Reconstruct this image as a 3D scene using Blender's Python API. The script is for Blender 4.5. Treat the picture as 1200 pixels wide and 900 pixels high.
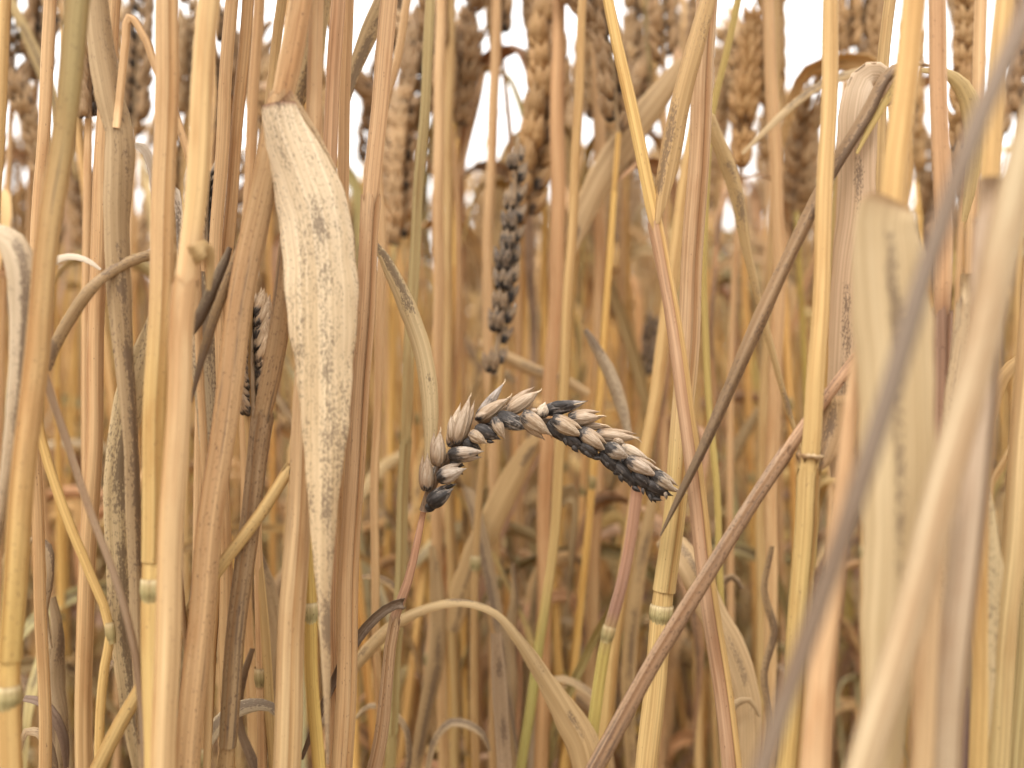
import bpy, math, random
import numpy as np
from mathutils import Vector, Matrix

for o in list(bpy.data.objects):
    bpy.data.objects.remove(o, do_unlink=True)
SC = bpy.context.scene
COL = SC.collection
RNG = random.Random(7)
NR = np.random.default_rng(11)

# ------------------------------------------------------------------ camera
H = 0.50                      # lens height above the soil, among the stems
FPX = 35.0 / 36.0 * 1200.0    # focal length in photo pixels
cam = bpy.data.cameras.new("camera")
cam.lens = 35.0
cam.sensor_width = 36.0
cam.clip_start = 0.01
cam.clip_end = 500.0
cam.dof.use_dof = True
cam.dof.focus_distance = 0.285
cam.dof.aperture_fstop = 6.8
camo = bpy.data.objects.new("camera", cam)
camo.location = (0, 0, H)
camo.rotation_euler = (math.radians(90), 0, 0)
COL.objects.link(camo)
SC.camera = camo

# ------------------------------------------------------------------ sky, sun, exposure
SUN_EL, SUN_AZ = math.radians(58), math.radians(205)
world = bpy.data.worlds.new("World")
SC.world = world
world.use_nodes = True
wn, wl = world.node_tree.nodes, world.node_tree.links
wn.clear()
sky = wn.new("ShaderNodeTexSky")
sky.sky_type = 'NISHITA'
sky.sun_disc = False
sky.sun_elevation = SUN_EL
sky.sun_rotation = SUN_AZ
sky.dust_density = 4.0
cloud = wn.new("ShaderNodeMix")          # closed white cloud cover over the clear sky
cloud.data_type = 'RGBA'
cloud.inputs[0].default_value = 0.88
cloud.inputs[7].default_value = (8.0, 7.75, 7.4, 1)
wl.new(sky.outputs[0], cloud.inputs[6])
bg = wn.new("ShaderNodeBackground")
bg.inputs[1].default_value = 0.13
wl.new(cloud.outputs[2], bg.inputs[0])
wo = wn.new("ShaderNodeOutputWorld")
wl.new(bg.outputs[0], wo.inputs[0])

sun = bpy.data.lights.new("sun", 'SUN')
sun.energy = 1.2
sun.angle = math.radians(25)
sun.color = (1.0, 0.95, 0.88)
suno = bpy.data.objects.new("sun", sun)
d = Vector((math.sin(SUN_AZ) * math.cos(SUN_EL), math.cos(SUN_AZ) * math.cos(SUN_EL), math.sin(SUN_EL)))
suno.rotation_euler = d.to_track_quat('Z', 'Y').to_euler()
suno.location = (0, -3, 5)
COL.objects.link(suno)

SC.view_settings.view_transform = 'Standard'
SC.view_settings.look = 'None'
SC.view_settings.gamma = 1.0
SC.view_settings.use_curve_mapping = False
SC.view_settings.exposure = 1.33
SC.render.engine = 'CYCLES'
SC.cycles.max_bounces = 10
SC.cycles.diffuse_bounces = 8
SC.cycles.glossy_bounces = 2
SC.cycles.transmission_bounces = 6
SC.cycles.use_denoising = True

# ------------------------------------------------------------------ colours (linear albedo)
GOLD = (0.58, 0.410, 0.195)
PINK = (0.58, 0.395, 0.220)
PALE = (0.62, 0.500, 0.330)
CREAM = (0.66, 0.560, 0.400)
TAN = (0.49, 0.345, 0.170)
BROWN = (0.30, 0.190, 0.100)
GREY = (0.33, 0.265, 0.195)
DARK = (0.12, 0.090, 0.065)
OLIVE = (0.44, 0.355, 0.180)
GREEN = (0.47, 0.395, 0.165)
HUSK = (0.50, 0.350, 0.185)
HUSKPALE = (0.445, 0.355, 0.265)
PURPLE = (0.30, 0.195, 0.165)

# ------------------------------------------------------------------ materials
def nd(nt, typ, **kw):
    n = nt.nodes.new(typ)
    for k, v in kw.items():
        setattr(n, k, v)
    return n

def mth(nt, op, a, b=None, c=None, clamp=False):
    n = nt.nodes.new("ShaderNodeMath"); n.operation = op; n.use_clamp = clamp
    for i, x in enumerate((a, b, c)):
        if x is None: continue
        if isinstance(x, (int, float)): n.inputs[i].default_value = x
        else: nt.links.new(x, n.inputs[i])
    return n.outputs[0]

def mixc(nt, fac, a, b, mode='MIX'):
    n = nt.nodes.new("ShaderNodeMix"); n.data_type = 'RGBA'; n.blend_type = mode
    for i, x in ((0, fac), (6, a), (7, b)):
        if isinstance(x, (int, float)): n.inputs[i].default_value = x
        elif isinstance(x, tuple): n.inputs[i].default_value = (*x, 1)
        else: nt.links.new(x, n.inputs[i])
    return n.outputs[2]

def smooth(nt, x, lo, hi):
    n = nt.nodes.new("ShaderNodeMapRange"); n.interpolation_type = 'SMOOTHSTEP'
    nt.links.new(x, n.inputs[0])
    for i, y in ((1, lo), (2, hi)):
        if isinstance(y, (int, float)): n.inputs[i].default_value = y
        else: nt.links.new(y, n.inputs[i])
    return n.outputs[0]

def base_nodes(name):
    m = bpy.data.materials.new(name); m.use_nodes = True
    nt = m.node_tree; nt.nodes.clear()
    suv = nd(nt, "ShaderNodeAttribute", attribute_name="suv")
    tint = nd(nt, "ShaderNodeAttribute", attribute_name="tint")
    oi = nd(nt, "ShaderNodeObjectInfo")
    off = nd(nt, "ShaderNodeCombineXYZ")
    for i, k in enumerate((3.1, 7.3, 5.7)):
        nt.links.new(mth(nt, 'MULTIPLY', oi.outputs['Random'], k), off.inputs[i])
    vec = nd(nt, "ShaderNodeVectorMath", operation='ADD')
    nt.links.new(suv.outputs['Vector'], vec.inputs[0]); nt.links.new(off.outputs[0], vec.inputs[1])
    col = mixc(nt, 1.0, oi.outputs['Color'], tint.outputs['Color'], 'MULTIPLY')
    def noise(sx, sz, detail=2.0, rough=0.5):
        mp = nd(nt, "ShaderNodeVectorMath", operation='MULTIPLY')
        nt.links.new(vec.outputs[0], mp.inputs[0]); mp.inputs[1].default_value = (sx, sx, sz)
        n = nd(nt, "ShaderNodeTexNoise"); n.inputs['Scale'].default_value = 1.0
        n.inputs['Detail'].default_value = detail; n.inputs['Roughness'].default_value = rough
        nt.links.new(mp.outputs[0], n.inputs['Vector'])
        return n.outputs[0]
    return m, nt, suv, oi, col, noise

def finish(m, nt, col, rough, bump_h, bump_s, bump_d, transl=0.0, spec=0.35, sheen=0.0):
    p = nd(nt, "ShaderNodeBsdfPrincipled")
    nt.links.new(col, p.inputs['Base Color'])
    if isinstance(rough, float): p.inputs['Roughness'].default_value = rough
    else: nt.links.new(rough, p.inputs['Roughness'])
    p.inputs['Specular IOR Level'].default_value = spec
    b = nd(nt, "ShaderNodeBump"); b.inputs['Strength'].default_value = bump_s; b.inputs['Distance'].default_value = bump_d
    nt.links.new(bump_h, b.inputs['Height']); nt.links.new(b.outputs[0], p.inputs['Normal'])
    out = nd(nt, "ShaderNodeOutputMaterial")
    if transl > 0:
        t = nd(nt, "ShaderNodeBsdfTranslucent"); nt.links.new(col, t.inputs[0])
        mx = nd(nt, "ShaderNodeMixShader"); mx.inputs[0].default_value = transl
        nt.links.new(p.outputs[0], mx.inputs[1]); nt.links.new(t.outputs[0], mx.inputs[2])
        nt.links.new(mx.outputs[0], out.inputs[0])
    else:
        nt.links.new(p.outputs[0], out.inputs[0])
    return m

def make_straw():
    m, nt, suv, oi, col, noise = base_nodes("straw")
    fine = noise(1900, 9, 3.0, 0.6)           # fibres running along the stem
    broad = noise(420, 7, 2.0)
    blotch = noise(160, 26, 3.0, 0.6)
    speck = noise(2600, 900, 2.0)
    c = mixc(nt, 1.0, col, mixc(nt, smooth(nt, fine, 0.3, 0.7), (0.78, 0.74, 0.69), (1.12, 1.11, 1.09)), 'MULTIPLY')
    c = mixc(nt, 1.0, c, mixc(nt, smooth(nt, broad, 0.32, 0.68), (0.85, 0.79, 0.73), (1.08, 1.09, 1.08)), 'MULTIPLY')
    c = mixc(nt, mth(nt, 'MULTIPLY', smooth(nt, blotch, 0.48, 0.72), 0.55), c, mixc(nt, 1.0, c, (0.72, 0.56, 0.44), 'MULTIPLY'))
    # weathering spots and sooty streaks, more of them where alpha is high
    a = oi.outputs['Alpha']
    th = mth(nt, 'MULTIPLY_ADD', a, -0.20, 0.735)
    sp = smooth(nt, speck, th, mth(nt, 'ADD', th, 0.05))
    st = mth(nt, 'MULTIPLY', smooth(nt, noise(900, 30, 3.0, 0.65), mth(nt, 'MULTIPLY_ADD', a, -0.30, 0.73), mth(nt, 'MULTIPLY_ADD', a, -0.30, 0.90)), 0.7)
    c = mixc(nt, mth(nt, 'MULTIPLY', sp, 0.75), c, (0.10, 0.055, 0.035))
    c = mixc(nt, st, c, (0.09, 0.065, 0.055))
    return finish(m, nt, c, 0.6, mth(nt, 'ADD', fine, mth(nt, 'MULTIPLY', broad, 0.6)), 0.4, 0.0003, spec=0.22)

def make_leaf():
    m, nt, suv, oi, col, noise = base_nodes("dry_leaf")
    sep = nd(nt, "ShaderNodeSeparateXYZ"); nt.links.new(suv.outputs['Vector'], sep.inputs[0])
    fine = noise(2300, 6, 2.0, 0.6)
    broad = noise(500, 12, 3.0, 0.6)
    c = mixc(nt, 1.0, col, mixc(nt, smooth(nt, fine, 0.3, 0.7), (0.84, 0.81, 0.76), (1.08, 1.08, 1.07)), 'MULTIPLY')
    c = mixc(nt, 1.0, c, mixc(nt, smooth(nt, broad, 0.30, 0.70), (0.87, 0.82, 0.75), (1.08, 1.08, 1.08)), 'MULTIPLY')
    # mould: grains clustered in streaks, densest along the midrib
    a = oi.outputs['Alpha']
    clus = noise(260, 45, 3.0, 0.65)
    rib = smooth(nt, mth(nt, 'ABSOLUTE', mth(nt, 'SUBTRACT', sep.outputs[0], 0.0006)), 0.0022, 0.0002)
    rib = mth(nt, 'MULTIPLY', rib, smooth(nt, noise(5, 40, 2.0), 0.42, 0.60))
    dens = mth(nt, 'ADD', mth(nt, 'MULTIPLY', clus, 0.33), mth(nt, 'MULTIPLY', rib, 0.20))
    grain = mth(nt, 'ADD', mth(nt, 'ADD', mth(nt, 'MULTIPLY', noise(3000, 1100, 2.0, 0.6), 0.52), mth(nt, 'MULTIPLY', noise(1300, 330, 3.0, 0.65), 0.19)), dens)
    th = mth(nt, 'MULTIPLY_ADD', a, -0.20, 0.652)
    sp = smooth(nt, grain, th, mth(nt, 'ADD', th, 0.10))
    c = mixc(nt, mth(nt, 'MULTIPLY', sp, 0.70), c, (0.13, 0.085, 0.058))
    return finish(m, nt, c, 0.55, mth(nt, 'ADD', fine, mth(nt, 'MULTIPLY', broad, 0.8)), 0.4, 0.0003, transl=0.22, spec=0.25)

def make_husk():
    m, nt, suv, oi, col, noise = base_nodes("husk")
    sep = nd(nt, "ShaderNodeSeparateXYZ"); nt.links.new(suv.outputs['Vector'], sep.inputs[0])
    vein = noise(2300, 70, 2.0, 0.6)
    broad = noise(300, 200, 3.0, 0.65)
    grime = noise(1100, 420, 4.0, 0.7)
    a = oi.outputs['Alpha']
    c = mixc(nt, 1.0, col, mixc(nt, smooth(nt, vein, 0.30, 0.70), (0.74, 0.69, 0.63), (1.12, 1.12, 1.12)), 'MULTIPLY')
    c = mixc(nt, mth(nt, 'MULTIPLY', smooth(nt, broad, 0.42, 0.68), 0.55), c, mixc(nt, 1.0, c, (0.74, 0.62, 0.50), 'MULTIPLY'))
    # sooty mould in ragged patches and along the nerves
    root = mth(nt, 'MULTIPLY', smooth(nt, sep.outputs[2], 0.0044, 0.0004), 0.20)  # dark crevices at the husk bases, painted in with the mould
    fld = mth(nt, 'ADD', root, mth(nt, 'ADD', mth(nt, 'MULTIPLY', broad, 0.50), mth(nt, 'ADD', mth(nt, 'MULTIPLY', grime, 0.32), mth(nt, 'MULTIPLY', vein, 0.18))))
    fld = mth(nt, 'MULTIPLY_ADD', fld, 1.8, -0.42)
    th = mth(nt, 'MULTIPLY_ADD', a, -0.66, 0.84)
    film = smooth(nt, fld, th, mth(nt, 'ADD', th, 0.22))
    md = smooth(nt, fld, mth(nt, 'ADD', th, 0.11), mth(nt, 'ADD', th, 0.27))
    soot = mixc(nt, smooth(nt, noise(900, 300, 3.0), 0.35, 0.75), (0.018, 0.016, 0.016), (0.075, 0.066, 0.062))
    c = mixc(nt, mth(nt, 'MULTIPLY', film, 0.78), c, (0.175, 0.156, 0.140))
    c = mixc(nt, mth(nt, 'MULTIPLY', md, 0.95), c, soot)
    return finish(m, nt, c, 0.55, mth(nt, 'ADD', vein, mth(nt, 'MULTIPLY', grime, 0.5)), 0.6, 0.0005, transl=0.06, spec=0.3)

def make_soil():
    m = bpy.data.materials.new("soil"); m.use_nodes = True
    nt = m.node_tree; p = nt.nodes['Principled BSDF']
    tc = nd(nt, "ShaderNodeTexCoord")
    n1 = nd(nt, "ShaderNodeTexNoise"); n1.inputs['Scale'].default_value = 60; n1.inputs['Detail'].default_value = 8
    nt.links.new(tc.outputs['Object'], n1.inputs['Vector'])
    c = mixc(nt, n1.outputs[0], (0.11, 0.078, 0.05), (0.27, 0.195, 0.12))
    nt.links.new(c, p.inputs['Base Color']); p.inputs['Roughness'].default_value = 0.95
    b = nd(nt, "ShaderNodeBump"); b.inputs['Distance'].default_value = 0.01
    nt.links.new(n1.outputs[0], b.inputs['Height']); nt.links.new(b.outputs[0], p.inputs['Normal'])
    return m

STRAW, LEAF, HUSKM, SOIL = make_straw(), make_leaf(), make_husk(), make_soil()

# ------------------------------------------------------------------ mesh helpers
class Geo:
    """plain arrays of one mesh: positions, quads, material coordinates, tint"""
    def __init__(s):
        s.V, s.F, s.S, s.T, s.n = [], [], [], [], 0
    def add(s, V, F, S, T):
        V = np.asarray(V, float)
        s.V.append(V); s.F.append(np.asarray(F, int) + s.n); s.S.append(np.asarray(S, float)); s.T.append(np.asarray(T, float))
        s.n += len(V)
    def arrays(s):
        return np.vstack(s.V), np.vstack(s.F), np.vstack(s.S), np.vstack(s.T)

def to_mesh(name, g, mat, origin=(0, 0, 0)):
    V, F, S, T = g.arrays() if isinstance(g, Geo) else g
    V = V - np.asarray(origin, float)
    me = bpy.data.meshes.new(name)
    me.vertices.add(len(V)); me.vertices.foreach_set("co", V.ravel())
    me.loops.add(F.size); me.loops.foreach_set("vertex_index", F.ravel())
    me.polygons.add(len(F))
    me.polygons.foreach_set("loop_start", np.arange(0, F.size, 4))
    me.polygons.foreach_set("use_smooth", np.ones(len(F), bool))
    me.update(calc_edges=True)
    a = me.attributes.new("suv", 'FLOAT_VECTOR', 'POINT'); a.data.foreach_set("vector", S.ravel())
    c = me.color_attributes.new("tint", 'FLOAT_COLOR', 'POINT')
    c.data.foreach_set("color", np.hstack([T, np.ones((len(T), 1))]).ravel())
    me.materials.append(mat)
    return me

def link(name, me, parent=None, color=(1, 1, 1), alpha=0.2):
    o = bpy.data.objects.new(name, me); COL.objects.link(o)
    o.color = (*color, alpha)
    if parent is not None: o.parent = parent
    return o

def thing(name, label, cat, loc=(0, 0, 0), group=None):
    o = bpy.data.objects.new(name, None); COL.objects.link(o)
    o.empty_display_size = 0.02
    o.location = loc; o['label'] = label; o['category'] = cat
    if group: o['group'] = group
    return o

def P(px, py, D):
    return np.array([(px - 600.0) / FPX * D, D, H - (py - 450.0) / FPX * D])

def spline(pts, step):
    """Catmull-Rom through pts, about one sample per step metres; returns points and the fractional control index"""
    p = np.asarray(pts, float)
    if len(p) == 2: p = np.vstack([p[0], (p[0] + p[1]) / 2, p[1]])
    dd = np.maximum(np.linalg.norm(np.diff(p, axis=0), axis=1), 1e-6)
    v = np.diff(p, axis=0) / dd[:, None]
    m = np.empty_like(p); m[0], m[-1] = v[0], v[-1]
    if len(p) > 2: m[1:-1] = (v[1:] * dd[:-1, None] + v[:-1] * dd[1:, None]) / (dd[1:] + dd[:-1])[:, None]
    out, idx = [], []
    for i in range(len(p) - 1):
        n = max(2, int(dd[i] / step))
        for k in range(n):
            t = k / n
            out.append((2 * t ** 3 - 3 * t * t + 1) * p[i] + (t ** 3 - 2 * t * t + t) * dd[i] * m[i] + (3 * t * t - 2 * t ** 3) * p[i + 1] + (t ** 3 - t * t) * dd[i] * m[i + 1]); idx.append(i + t)
    out.append(p[-1]); idx.append(len(p) - 1)
    idx = np.array(idx)
    if len(np.asarray(pts)) == 2: idx = idx / 2
    return np.array(out), idx

def tangents(c):
    t = np.gradient(c, axis=0)
    return t / np.maximum(np.linalg.norm(t, axis=1, keepdims=True), 1e-9)

def frames(c, ref=(1, 0, 0)):
    t = tangents(c); X = []
    x = np.array(ref, float)
    for ti in t:
        x = x - ti * np.dot(x, ti); n = np.linalg.norm(x)
        if n < 1e-6: x = np.cross(ti, (0, 0, 1.0)); n = np.linalg.norm(x)
        x = x / n; X.append(x.copy())
    X = np.array(X); Y = np.cross(t, X)
    return t, X, Y

def arclen(c):
    return np.concatenate([[0], np.cumsum(np.linalg.norm(np.diff(c, axis=0), axis=1))])

def tube(g, c, r, sides=12, tint=None, ref=(1, 0, 0), wrap=None, cap=True, flat=1.0):
    """round stem along c; wrap=(turns, start angle, growth) rolls it into an open sheath instead"""
    n = len(c); r = np.broadcast_to(np.asarray(r, float), (n,))
    t, X, Y = frames(c, ref); s = arclen(c)
    if wrap:
        m = sides + 1; th = wrap[1] + np.linspace(0, wrap[0] * 2 * math.pi, m); gr = 1 + np.linspace(0, wrap[2], m)
    else:
        m = sides; th = np.linspace(0, 2 * math.pi, m, endpoint=False); gr = np.ones(m)
    cs, sn = np.cos(th) * gr, np.sin(th) * gr * flat
    lift = np.ones((n, m))
    if wrap:
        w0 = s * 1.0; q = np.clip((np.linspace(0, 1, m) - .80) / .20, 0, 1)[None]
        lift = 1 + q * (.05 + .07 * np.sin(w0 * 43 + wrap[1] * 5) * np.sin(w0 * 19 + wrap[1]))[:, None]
    V = c[:, None, :] + (r[:, None] * lift)[..., None] * (cs[None, :, None] * X[:, None, :] + sn[None, :, None] * Y[:, None, :])
    if wrap:
        rag = (np.sin(th * 5 + wrap[1] * 9) + .7 * np.sin(th * 11 + wrap[1] * 4)) * .0012 - .001
        for kk, ff in ((0, 1.0), (1, .4)):
            if n > 4: V[kk] -= (rag * ff)[:, None] * t[kk][None]
    S = np.stack([np.broadcast_to(r[:, None] * cs[None], (n, m)), np.broadcast_to(r[:, None] * sn[None], (n, m)), np.broadcast_to(s[:, None], (n, m))], -1)
    T = np.ones((n, 3)) if tint is None else np.asarray(tint, float)
    T = np.broadcast_to(T[:, None, :], (n, m, 3)).copy()
    if wrap:
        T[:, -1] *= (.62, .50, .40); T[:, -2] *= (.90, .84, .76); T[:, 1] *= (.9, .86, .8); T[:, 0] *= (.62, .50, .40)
    i, j = np.meshgrid(np.arange(n - 1), np.arange(m if not wrap else m - 1), indexing='ij')
    j2 = (j + 1) % m
    F = np.stack([i * m + j, i * m + j2, (i + 1) * m + j2, (i + 1) * m + j], -1).reshape(-1, 4)
    V, S, T = V.reshape(-1, 3), S.reshape(-1, 3), T.reshape(-1, 3)
    if cap and not wrap:
        extra = []
        for base in (0, (n - 1) * m):
            for k in range(1, m // 2):
                q = [base + k - 1 if k > 1 else base, base + k, base + m - k, base + (m - k + 1) % m]
                extra.append(q if len(set(q)) == 4 else [base, base + 1, base + m - 1, base + m - 1])
        extra = [e for e in extra if len(set(e)) == 4]
        if extra: F = np.vstack([F, extra])
    g.add(V, F, S, T)

def ribbon(g, c, w, twist=0.0, chan=0.15, fold=0.0, cols=9, tint=None, view=None, thick=0.00022, wave=0.0, seed=0, wref=None, droop_edge=0.0):
    """leaf blade along c, w metres wide, facing the point `view` where twist is 0"""
    n = len(c); w = np.broadcast_to(np.asarray(w, float), (n,)); tw = np.broadcast_to(np.asarray(twist, float), (n,))
    t = tangents(c); s = arclen(c)
    W = []; prev = None if wref is None else np.array(wref, float)
    for k in range(n):
        vd = (c[k] - view) if view is not None else np.array([0, 1.0, 0]); vd = vd / np.linalg.norm(vd)
        x = np.cross(t[k], vd); q = np.linalg.norm(x); x = x / max(q, 1e-6)
        if prev is not None:
            p = prev - t[k] * np.dot(prev, t[k]); p = p / max(np.linalg.norm(p), 1e-6)
            if np.dot(p, x) < 0: x = -x
            f = min(1.0, max(0.0, (q - 0.25) / 0.5)); x = p * (1 - f) + x * f
            x = x / max(np.linalg.norm(x), 1e-6)
        prev = x; W.append(x)
    W = np.array(W); N = np.cross(W, t)
    ct, sn = np.cos(tw)[:, None], np.sin(tw)[:, None]
    W2 = W * ct + N * sn; N2 = N * ct - W * sn
    u = np.linspace(-1, 1, cols)
    rs = np.random.default_rng(seed + 5)
    ph = rs.uniform(0, 6.28, 4)
    off = chan * (u ** 2)[None, :] * w[:, None] * 0.5 + fold * np.abs(u)[None, :] * w[:, None] * 0.5
    if wave:
        off = off + wave * w[:, None] * ((np.abs(u) ** 2)[None, :]) * (np.sin(s * 140 + ph[0])[:, None] * (u > 0)[None] + np.sin(s * 110 + ph[1])[:, None] * (u <= 0)[None])
    wn = w * (1 + 0.03 * np.sin(s * 210 + ph[2]) + 0.02 * np.sin(s * 530 + ph[3]))
    C = c[:, None, :] + (u[None, :] * wn[:, None] / 2)[..., None] * W2[:, None, :] + off[..., None] * N2[:, None, :]
    T = np.ones((n, 3)) if tint is None else np.asarray(tint, float)
    T = np.broadcast_to(T[:, None, :], (n, cols, 3)).copy()
    T *= (1 + 0.10 * (np.abs(u) > 0.9))[None, :, None]
    S = np.stack([np.broadcast_to(u[None] * w[:, None] / 2, (n, cols)), np.zeros((n, cols)), np.broadcast_to(s[:, None], (n, cols))], -1)
    i, j = np.meshgrid(np.arange(n - 1), np.arange(cols - 1), indexing='ij')
    F = np.stack([i * cols + j, i * cols + j + 1, (i + 1) * cols + j + 1, (i + 1) * cols + j], -1).reshape(-1, 4)
    if thick:
        K = n * cols
        h = thick * (1 - 0.7 * np.abs(u) ** 3)[None, :, None] / 2
        V = np.vstack([(C + h * N2[:, None]).reshape(-1, 3), (C - h * N2[:, None]).reshape(-1, 3)])
        F2 = F[:, ::-1] + K
        e = []
        for k in range(n - 1):
            a, b = k * cols, (k + 1) * cols
            e.append([a, b, b + K, a + K]); e.append([a + cols - 1, a + cols - 1 + K, b + cols - 1 + K, b + cols - 1])
        g.add(V, np.vstack([F, F2, e]), np.vstack([S.reshape(-1, 3)] * 2), np.vstack([T.reshape(-1, 3)] * 2))
    else:
        g.add(C.reshape(-1, 3), F, S.reshape(-1, 3), T.reshape(-1, 3))

GT = np.array([0, .05, .13, .24, .36, .48, .60, .70, .79, .87, .94, 1.0])
GW = np.array([.34, .64, .86, .98, 1.0, .93, .79, .62, .42, .22, .10, .02])
def glume(g, base, tip, W, Th=None, side=None, rings=12, sides=10, keel=0.12, bow=0.06, tint=(1, 1, 1), beak=0.0, ref=None):
    """one boat-shaped husk from base to tip"""
    base, tip = np.asarray(base, float), np.asarray(tip, float)
    L = np.linalg.norm(tip - base); z = (tip - base) / L
    y = np.array([0, 1.0, 0]) if ref is None else np.asarray(ref, float)
    y = y - z * np.dot(y, z); y = y / np.linalg.norm(y); x = np.cross(y, z)
    Th = W * 0.8 if Th is None else Th
    tt = GT if rings == 12 else np.linspace(0, 1, rings)
    ww = np.interp(tt, GT, GW)
    th = np.linspace(0, 2 * math.pi, sides, endpoint=False)
    V, S, T = [], [], []
    for a, b in zip(tt, ww):
        nv = 1 + (0.045 * np.cos(th * 9 + 0.7) if sides > 11 else 0)
        cx = np.cos(th) * W / 2 * b * nv; cy = np.sin(th) * Th / 2 * b * nv
        k = keel * np.maximum(0, np.cos(th + math.pi / 2 + 0.35)) ** 6 * W * b
        cy = cy - k
        cen = base + z * L * a - y * bow * L * math.sin(math.pi * a) + x * beak * L * max(0, a - 0.7) ** 1.5
        V.append(cen + cx[:, None] * x + cy[:, None] * y)
        S.append(np.stack([cx, cy, np.full(sides, a * L)], -1))
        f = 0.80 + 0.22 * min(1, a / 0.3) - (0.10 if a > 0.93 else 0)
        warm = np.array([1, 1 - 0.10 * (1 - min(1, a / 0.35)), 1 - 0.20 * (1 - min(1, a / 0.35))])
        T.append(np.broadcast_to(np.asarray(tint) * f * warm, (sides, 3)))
    n = len(tt)
    i, j = np.meshgrid(np.arange(n - 1), np.arange(sides), indexing='ij'); j2 = (j + 1) % sides
    F = np.stack([i * sides + j, i * sides + j2, (i + 1) * sides + j2, (i + 1) * sides + j], -1).reshape(-1, 4)
    g.add(np.vstack(V), F, np.vstack(S), np.vstack(T))

def spikelet_geo(L, rs, rings=8, sides=7, florets=3, wide=1.0):
    """spikelet pointing up +Z, its flat side towards -Y, florets fanned in X"""
    g = Geo()
    sp = 0.25 * wide
    for k in range(florets):
        f = (k - (florets - 1) / 2)
        a = f * sp + rs.uniform(-.09, .09)
        l = L * (1 - 0.10 * abs(f) + rs.uniform(-.05, .05))
        b = np.array([f * L * 0.13, -0.0006 + rs.uniform(-.0003, .0003), 0.12 * L])
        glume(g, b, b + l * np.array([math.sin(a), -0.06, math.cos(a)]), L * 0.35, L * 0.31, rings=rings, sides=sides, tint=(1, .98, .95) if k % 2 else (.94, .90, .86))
    for sgn in (-1, 1):
        a = sgn * (0.30 * wide + rs.uniform(-.03, .05))
        b = np.array([sgn * L * 0.10, -0.0011, 0])
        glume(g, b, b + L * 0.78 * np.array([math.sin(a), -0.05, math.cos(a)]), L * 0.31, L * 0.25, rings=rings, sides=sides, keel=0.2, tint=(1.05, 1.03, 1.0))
    return g

SPK = {}
def spikelet_mesh(kind, v):
    if (kind, v) not in SPK:
        rs = random.Random(100 + v)
        if kind == 'fine': g = spikelet_geo(0.0112, rs, 10, 9, 3)
        else: g = spikelet_geo(0.0112, rs, 6, 5, 3)
        SPK[(kind, v)] = to_mesh("spikelet", g, HUSKM)
    return SPK[(kind, v)]

def ear_layout(c, L_ear, n, rowdir, rs, scale=1.0):
    """spikelet placements (matrix) along a rachis polyline c, two ranks on either side of it"""
    s = arclen(c); t = tangents(c); out = []
    for k in range(n):
        f = (k + 0.3) / n * 0.93
        q = f * s[-1]
        p = np.array([np.interp(q, s, c[:, i]) for i in range(3)]); ti = np.array([np.interp(q, s, t[:, i]) for i in range(3)]); ti /= np.linalg.norm(ti)
        row = np.asarray(rowdir, float); row = row - ti * np.dot(row, ti); row /= np.linalg.norm(row)
        sg = 1 if k % 2 else -1
        if rs.random() < .06: continue
        ang = math.radians(17 + rs.uniform(-8, 9)) * (1 - 0.35 * f)
        zz = ti * math.cos(ang) + row * sg * math.sin(ang)
        yy = -(row * sg); yy = yy - zz * np.dot(yy, zz); yy /= np.linalg.norm(yy)
        xx = np.cross(yy, zz)
        sc = scale * (0.80 + 0.30 * math.sin(math.pi * min(1, 0.15 + f * 0.9))) * rs.uniform(0.88, 1.12)
        ro = rs.uniform(-.25, .25); xx, yy = xx * math.cos(ro) + yy * math.sin(ro), yy * math.cos(ro) - xx * math.sin(ro)
        M = Matrix(((xx[0] * sc, yy[0] * sc, zz[0] * sc, 0), (xx[1] * sc, yy[1] * sc, zz[1] * sc, 0), (xx[2] * sc, yy[2] * sc, zz[2] * sc, 0), (0, 0, 0, 1)))
        pos = p + row * sg * 0.0007 * scale
        M.translation = Vector(pos)
        out.append((M, f, sg))
    return out

def build_ear(parent, c, rowdir, color, mould, rs, n=19, kind='fine', scale=1.0, origin=(0, 0, 0), mouldfn=None):
    g = Geo(); tube(g, c, np.linspace(0.0011, 0.0006, len(c)), 6)
    ear = link("ear", to_mesh("ear", g, STRAW, origin), parent, color, 0.3)
    off = Vector(origin)
    for M, f, sg in ear_layout(c, 0, n, rowdir, rs, scale):
        M2 = M.copy(); M2.translation = M.translation - off
        jit = rs.uniform(0.86, 1.12)
        mo = mould if mouldfn is None else mouldfn(f, sg)
        o = link("spikelet", spikelet_mesh(kind, rs.randrange(5)), ear, tuple(x * jit for x in color), min(1, max(0, mo + rs.uniform(-.12, .12))))
        o.matrix_local = M2
    return ear

def lerp_tint(py, stops):
    ys = [s[0] for s in stops]
    return np.stack([np.interp(py, ys, [s[1][k] for s in stops]) for k in range(3)], -1)

def pix_y(c):
    return 450 - (c[:, 2] - H) / c[:, 1] * FPX

def node_geo(p, t, r, pale=True):
    g = Geo()
    z = np.array([-1.5, -1.2, -0.8, -0.4, 0.0, 0.45, 0.8, 1.0, 1.25]) * 0.0021
    rr = r * np.array([0.97, 1.02, 1.09, 1.16, 1.18, 1.15, 1.16, 1.13, 1.08])
    cc = p + t * z[:, None]
    tn = np.array([(.90, .88, .74), (.74, .74, .58), (.58, .59, .46), (.66, .69, .54), (.78, .79, .64), (.88, .88, .74), (1.10, 1.09, 1.02), (1.12, 1.12, 1.10), (.80, .72, .60)])
    tube(g, cc, rr, 12, tn, cap=False)
    return g

def near(D):
    """stems measured in front of the focus stand a little nearer to it"""
    return float(np.interp(D, [0, .125, .16, .20, .285, 10], [0, .125, .175, .226, .285, 10]))

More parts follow.
